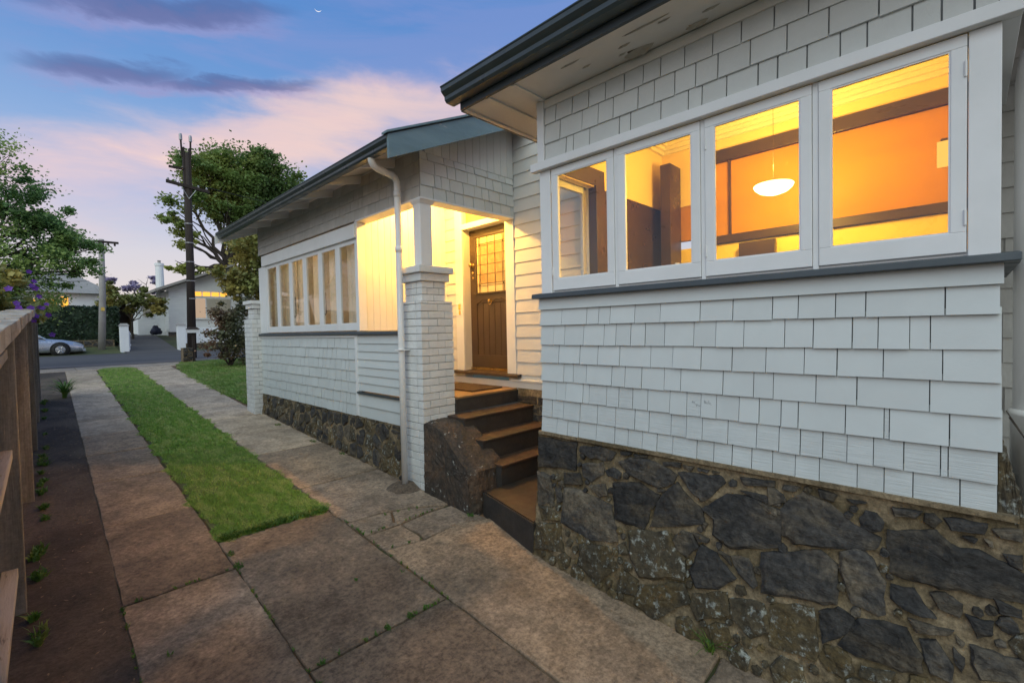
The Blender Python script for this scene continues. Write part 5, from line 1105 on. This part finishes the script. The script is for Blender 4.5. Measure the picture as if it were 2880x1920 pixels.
bb = MB(); bb.lathe((5.35,36.6,.1), [(.0,.0),(.26,.02),(.31,.18),(.26,.36),(.12,.46),(.10,.56),(.0,.58)], 12); bb.v = [(a+R(-.05,.05), b+R(-.05,.05), c+R(-.03,.03)) for a, b, c in bb.v]
add('cloth_bundle', bb, m_bluebag, None, label='dark navy bundle sitting on the drive by the white house', cat='bundle', smooth=True)
# carport / garage gap beside it
ga = empty('garage', (4.2,41.5,.4), 'dark open garage with a pale brown side wall up the far drive', 'garage')
bx('back_wall', 3.2, 5.0, 43.5, 43.6, .2, 2.3, m_dwood, ga); bx('side_wall', 4.75, 5.3, 41.0, 43.5, .2, 2.2, m_clay, ga); bx('side_wall', 3.2, 3.35, 41.0, 43.5, .2, 2.2, m_dwood, ga); bx('roof', 3.0, 5.5, 40.8, 43.8, 2.3, 2.42, m_dwood, ga)
# house behind the hedge with lit windows
oh = empty('cottage', (0,44,.5), 'pale cottage with glowing windows half hidden behind the hedge', 'house')
bx('front_wall', -5, 3.7, 43, 50, .2, 3.0, m_whouse, oh)
for x_, w_, z0, z1 in ((.55,.55,1.9,2.55),(1.3,.35,1.9,2.75),(-.4,.5,1.9,2.55)): wn = bx('window', x_, x_+w_, 42.95, 42.99, z0, z1, e_win, oh); bx('frame', x_-.06, x_+w_+.06, 42.94, 42.98, z0-.09, z0-.005, m_whouse, wn)
add('roof', MB().hexa([(-5.4,42.5,3.0),(4.1,42.5,3.0),(4.1,50.5,3.0),(-5.4,50.5,3.0),(-3,45.5,4.6),(2,45.5,4.6),(2,47.5,4.6),(-3,47.5,4.6)]), m_greyp, oh)

# ------------------------------------------------------------------ parked car (front end shows past the fence)
car = empty('parked_car', (-.6,30.15,-.79), 'silver sedan parked across the road, nose past the fence end', 'car')
def car_body():
    # stations along x: x, z bottom, z shoulder, z top edge, half width
    S = [(1.60,-.58,-.44,-.36,.55),(1.52,-.62,-.40,-.28,.68),(1.30,-.63,-.32,-.19,.77),(.90,-.63,-.24,-.10,.82),(.45,-.63,-.20,-.05,.84),(.10,-.63,-.18,-.02,.85),(-1.2,-.63,-.17,.0,.85),(-2.2,-.63,-.17,.0,.84),(-2.9,-.60,-.19,-.02,.80),(-3.05,-.55,-.25,-.10,.70)]
    m = MB(); rows = []
    for x, zb, zs, zt, w in S:
        rows.append([(x,30.15-w*.96,zb),(x,30.15-w,zb+.15),(x,30.15-w,zs),(x,30.15-w*.90,zt),(x,30.15-w*.5,zt+.03),(x,30.15+w*.5,zt+.03),(x,30.15+w*.90,zt),(x,30.15+w,zs),(x,30.15+w,zb+.15),(x,30.15+w*.96,zb)])
    n = 10; m.v = [p for r_ in rows for p in r_]
    for k in range(len(rows)-1):
        for j in range(n): m.f.append((k*n+j, k*n+(j+1)%n, (k+1)*n+(j+1)%n, (k+1)*n+j))
    m.f.append(tuple(range(n))); m.f.append(tuple(range((len(rows)-1)*n, len(rows)*n))[::-1])
    return m
cb = add('body', car_body(), m_car, car, smooth=True, bevel=.0)
add('cabin_glass', MB().hexa([(.30,29.40,-.02),(.30,30.90,-.02),(-2.3,30.90,.0),(-2.3,29.40,.0),(-.42,29.58,.48),(-.42,30.72,.48),(-1.75,30.72,.46),(-1.75,29.58,.46)]), m_cglass, car)
add('roof_panel', MB().hexa([(-.38,29.57,.475),(-.38,30.73,.475),(-1.80,30.73,.46),(-1.80,29.57,.46),(-.50,29.64,.53),(-.50,30.66,.53),(-1.7,30.66,.52),(-1.7,29.64,.52)]), m_car, car, bevel=.02)
add('windscreen_pillar', MB().tube([(.34,29.385,-.03),(-.40,29.57,.48)], .035, 8), m_car, car); add('windscreen_pillar', MB().tube([(.34,30.915,-.03),(-.40,30.73,.48)], .035, 8), m_car, car); add('rear_pillar', MB().tube([(-2.33,29.385,-.01),(-1.78,29.57,.47)], .05, 8), m_car, car)
bx('rub_strip', -2.6, .28, 29.285, 29.31, -.44, -.40, m_rim, car)
for x_ in (.80, -2.05):
    for yc, s in ((29.31, -1), (30.99, 1)):
        wl = add('wheel', MB().lathe((x_, yc-.09, -.51), [(.17,0),(.26,.0),(.285,.03),(.285,.15),(.26,.18),(.17,.18)], 22, 'y'), m_black, car, smooth=True)
        rm_ = MB(); rm_.lathe((x_, yc+(-.085 if s < 0 else .085), -.51), [(0,.0),(.05,-.012*1),(.17,.0)], 20, 'y')
        for k in range(6):
            t = k*1.047; rm_.tube([(x_+.05*math.cos(t), yc+s*.10, -.51+.05*math.sin(t)), (x_+.165*math.cos(t), yc+s*.095, -.51+.165*math.sin(t))], .022, 6)
        add('rim', rm_, m_rim, wl)
    add('wheel_arch', MB().lathe((x_, 29.298, -.51), [(0,.004),(.34,.004),(.345,.02)], 22, 'y'), m_black, car)
add('headlight', MB().hexa([(1.30,29.385,-.34),(1.54,29.50,-.36),(1.50,29.54,-.36),(1.28,29.45,-.34),(1.26,29.39,-.22),(1.50,29.51,-.27),(1.47,29.56,-.27),(1.25,29.45,-.22)]), m_lamp_g, car)
add('headlight', MB().hexa([(1.30,30.85,-.34),(1.54,30.75,-.36),(1.58,30.80,-.36),(1.32,30.92,-.34),(1.26,30.86,-.22),(1.50,30.76,-.27),(1.53,30.80,-.27),(1.27,30.91,-.22)]), m_lamp_g, car)
add('front_bumper', MB().hexa([(1.55,29.46,-.62),(1.68,29.75,-.62),(1.68,30.55,-.62),(1.55,30.84,-.62),(1.53,29.43,-.47),(1.66,29.75,-.47),(1.66,30.55,-.47),(1.53,30.87,-.47)]), m_car, car, bevel=.02)
add('door_mirror', MB().box(.08,.20,29.20,29.32,.02,.14), m_car, car, bevel=.02)

# ------------------------------------------------------------------ small plants and litter
def tuft(name, c, n, h, w, lean, label, cat, mat, width_tip=.25, group=None):
    m = MB()
    for k in range(n):
        t = R(0, 6.283); L = h*R(.6,1.15); ln = lean*R(.4,1.3); p = [Vector((c[0]+R(-.02,.02), c[1]+R(-.02,.02), c[2]))]
        d = Vector((math.cos(t), math.sin(t), 0)); s = d.cross(Vector((0,0,1)))*w/2; prev = None
        for i in range(5):
            u = i/4; q = p[0]+d*(ln*L*u*u*1.2)+Vector((0,0,L*(u-.55*ln*u*u*u))); ww = s*(1-u*(1-width_tip*(i < 4)))
            if prev: m.quad(prev[0], prev[1], q+ww, q-ww)
            prev = (q-ww, q+ww)
    return add(name, m, mat, None, label=label, cat=cat, group=group)
tuft('grass_tuft', (2.86,1.13,G(1.13)-.01), 26, .17, .009, .9, 'bright green grass tuft at the foot of the bay stonework', 'weed', m_weed)
tuft('flax_plant', (.42,14.2,G(14.2)-.01), 60, .62, .035, 1.0, 'strappy green flax clump at the end of the timber fence', 'plant', m_weed)
def weeds(name, spots, label, size=.03):
    P_ = []
    for (x, y, r_, n) in spots:
        a = rng.uniform(0, 6.283, n); q = r_*np.sqrt(rng.uniform(0, 1, n)); yy = y+q*np.sin(a)*1.6; P_.append(np.stack([x+q*np.cos(a), yy, Gv(yy)-.004+rng.uniform(0,.015,n)], 1))
    p = np.concatenate(P_); v, f = blades(p, size*1.2, size*.55, 1.2); return add(name, (v, f), m_weed, label=label, cat='weeds', kind='stuff')
sp1 = []
for k in range(30):
    y = 3.0+R(0,1)**1.5*11.0; sp1.append((fx(-.05,y)+R(-.03,.05)*R(0,1), y, R(.012,.05), random.randint(8, 55)))
weeds('fence_weeds', sp1, 'low green weeds along the foot of the timber fence', .035)
jw = []
def joint(p, q, n, k, r_=.007):
    for i in range(n//2):
        t = R(0,1); jw.append((p[0]+(q[0]-p[0])*t, p[1]+(q[1]-p[1])*t, r_, k))
joint((sk(1.07,2.7),2.70), (sk(2.06,2.7),2.70), 32, 9); joint((sk(2.06,2.6),2.6), (2.07,4.4), 40, 8); joint((sk(1.07,2.4),2.4), (sk(1.07,4.6),4.6), 26, 7); joint((sk(.37,4.17),4.17), (sk(1.07,4.17),4.17), 18, 8)
joint((2.06,3.96), (2.9,3.98), 22, 9); joint((2.08,3.6),(2.45,3.53), 8, 8); joint((2.1,4.31),(2.9,4.1), 12, 7); joint((sk(.37,2.4),2.4), (sk(.37,4.2),4.2), 30, 7); joint((2.0,1.03),(2.5,1.05), 10, 10)
jw += [(1.09,4.43,.03,46), (1.08,4.17,.035,60), (1.72,2.70,.022,40), (1.55,2.70,.02,30), (1.86,2.71,.016,25), (1.98,3.2,.008,8), (2.95,8.7,.05,70), (2.98,7.3,.05,60), (3.02,6.4,.035,40), (3.04,3.62,.03,45), (1.66,3.35,.008,14), (.5,3.4,.012,12)]
weeds('joint_weeds', jw, 'moss and tiny weeds growing in the concrete joints', .016)
# clover along the near edge of the strip
weeds('clover_edge', [(sk(R(1.1,2.05),4.8), 4.74+R(-.02,.05), .03, 34) for k in range(46)], 'clover creeping over the end of the grass strip', .03)
# dead leaves and petals on the dark path
n = 520; xx = np.concatenate([rng.uniform(-.05,.36,400), rng.uniform(.36,3.0,120)]); yy = np.concatenate([rng.uniform(2.4,16,400), rng.uniform(1.2,8,120)])
ok = ~((xx > 1.05) & (xx < 2.1) & (yy > 4.6)); xx, yy = xx[ok], yy[ok]; n = len(xx)
p = np.stack([xx+.0165*(yy-4.8), yy, Gv(yy)+.008], 1); a = rng.uniform(0, 6.283, n); L = rng.uniform(.004,.018,n)*(1+yy*.06)
da = np.stack([np.cos(a)*L, np.sin(a)*L, rng.uniform(-.003,.004,n)], 1); db = np.stack([-np.sin(a)*L*.32, np.cos(a)*L*.32, rng.uniform(-.002,.004,n)], 1)
v = np.stack([p-da, p+db, p+da, p-db], 1).reshape(-1,3); i = np.arange(n)*4
add('leaf_litter', (v, np.stack([i,i+1,i+2,i+3],1).tolist()), m_litter, label='dead leaves and petals scattered over the path', cat='leaf litter', kind='stuff')
# dry creeper at the near corner of the bay
vn = empty('dry_creeper', (3.05,-.22,-.9), 'dry brown creeper twig at the corner beside the white pipe', 'creeper')
vm = MB(); vm.tube([(3.10,-.14,-.45),(3.08,-.20,-.56),(3.06,-.21,-.70),(3.05,-.23,-.80)], .003, 5).tube([(3.06,-.21,-.68),(3.05,-.25,-.74),(3.03,-.30,-.80)], .0025, 5).tube([(3.10,-.13,-.42),(3.08,-.22,-.60),(3.05,-.27,-.64)], .0025, 5)
add('stem', vm, m_bark, vn)
lv = leaf_cloud([(3.04,-.26,-.76,.03,.05,.07,1),(3.04,-.27,-.66,.03,.03,.03,.5)], 26, .045, droop=.6); add('dead_leaves', lv, m_litter, vn)

# ------------------------------------------------------------------ crescent moon, far off
mm = MB(); n = 16; c = Vector((0,0,0))
def dirpix(az_, el_): a, e = math.radians(az_), math.radians(el_); return Vector((math.sin(a)*math.cos(e), math.cos(a)*math.cos(e), math.sin(e)))
MD = 6000; md = dirpix(24.18, 32.45); side_ = md.cross(Vector((0,0,1))).normalized(); up2 = side_.cross(md)
o_, i_ = [], []
for k in range(n+1):
    t = math.radians(200+140*k/n); s_ = math.sin(math.pi*k/n)
    o_.append(md*MD+(side_*math.cos(t)+up2*math.sin(t))*34); i_.append(md*MD+(side_*math.cos(t)+up2*math.sin(t))*(34-7*s_))
for k in range(n): mm.quad(o_[k], o_[k+1], i_[k+1], i_[k]); mm.quad(o_[k]+md*6, i_[k]+md*6, i_[k+1]+md*6, o_[k+1]+md*6)
add('moon', mm, e_moon, None, label='thin white crescent moon high in the dusk sky', cat='moon')
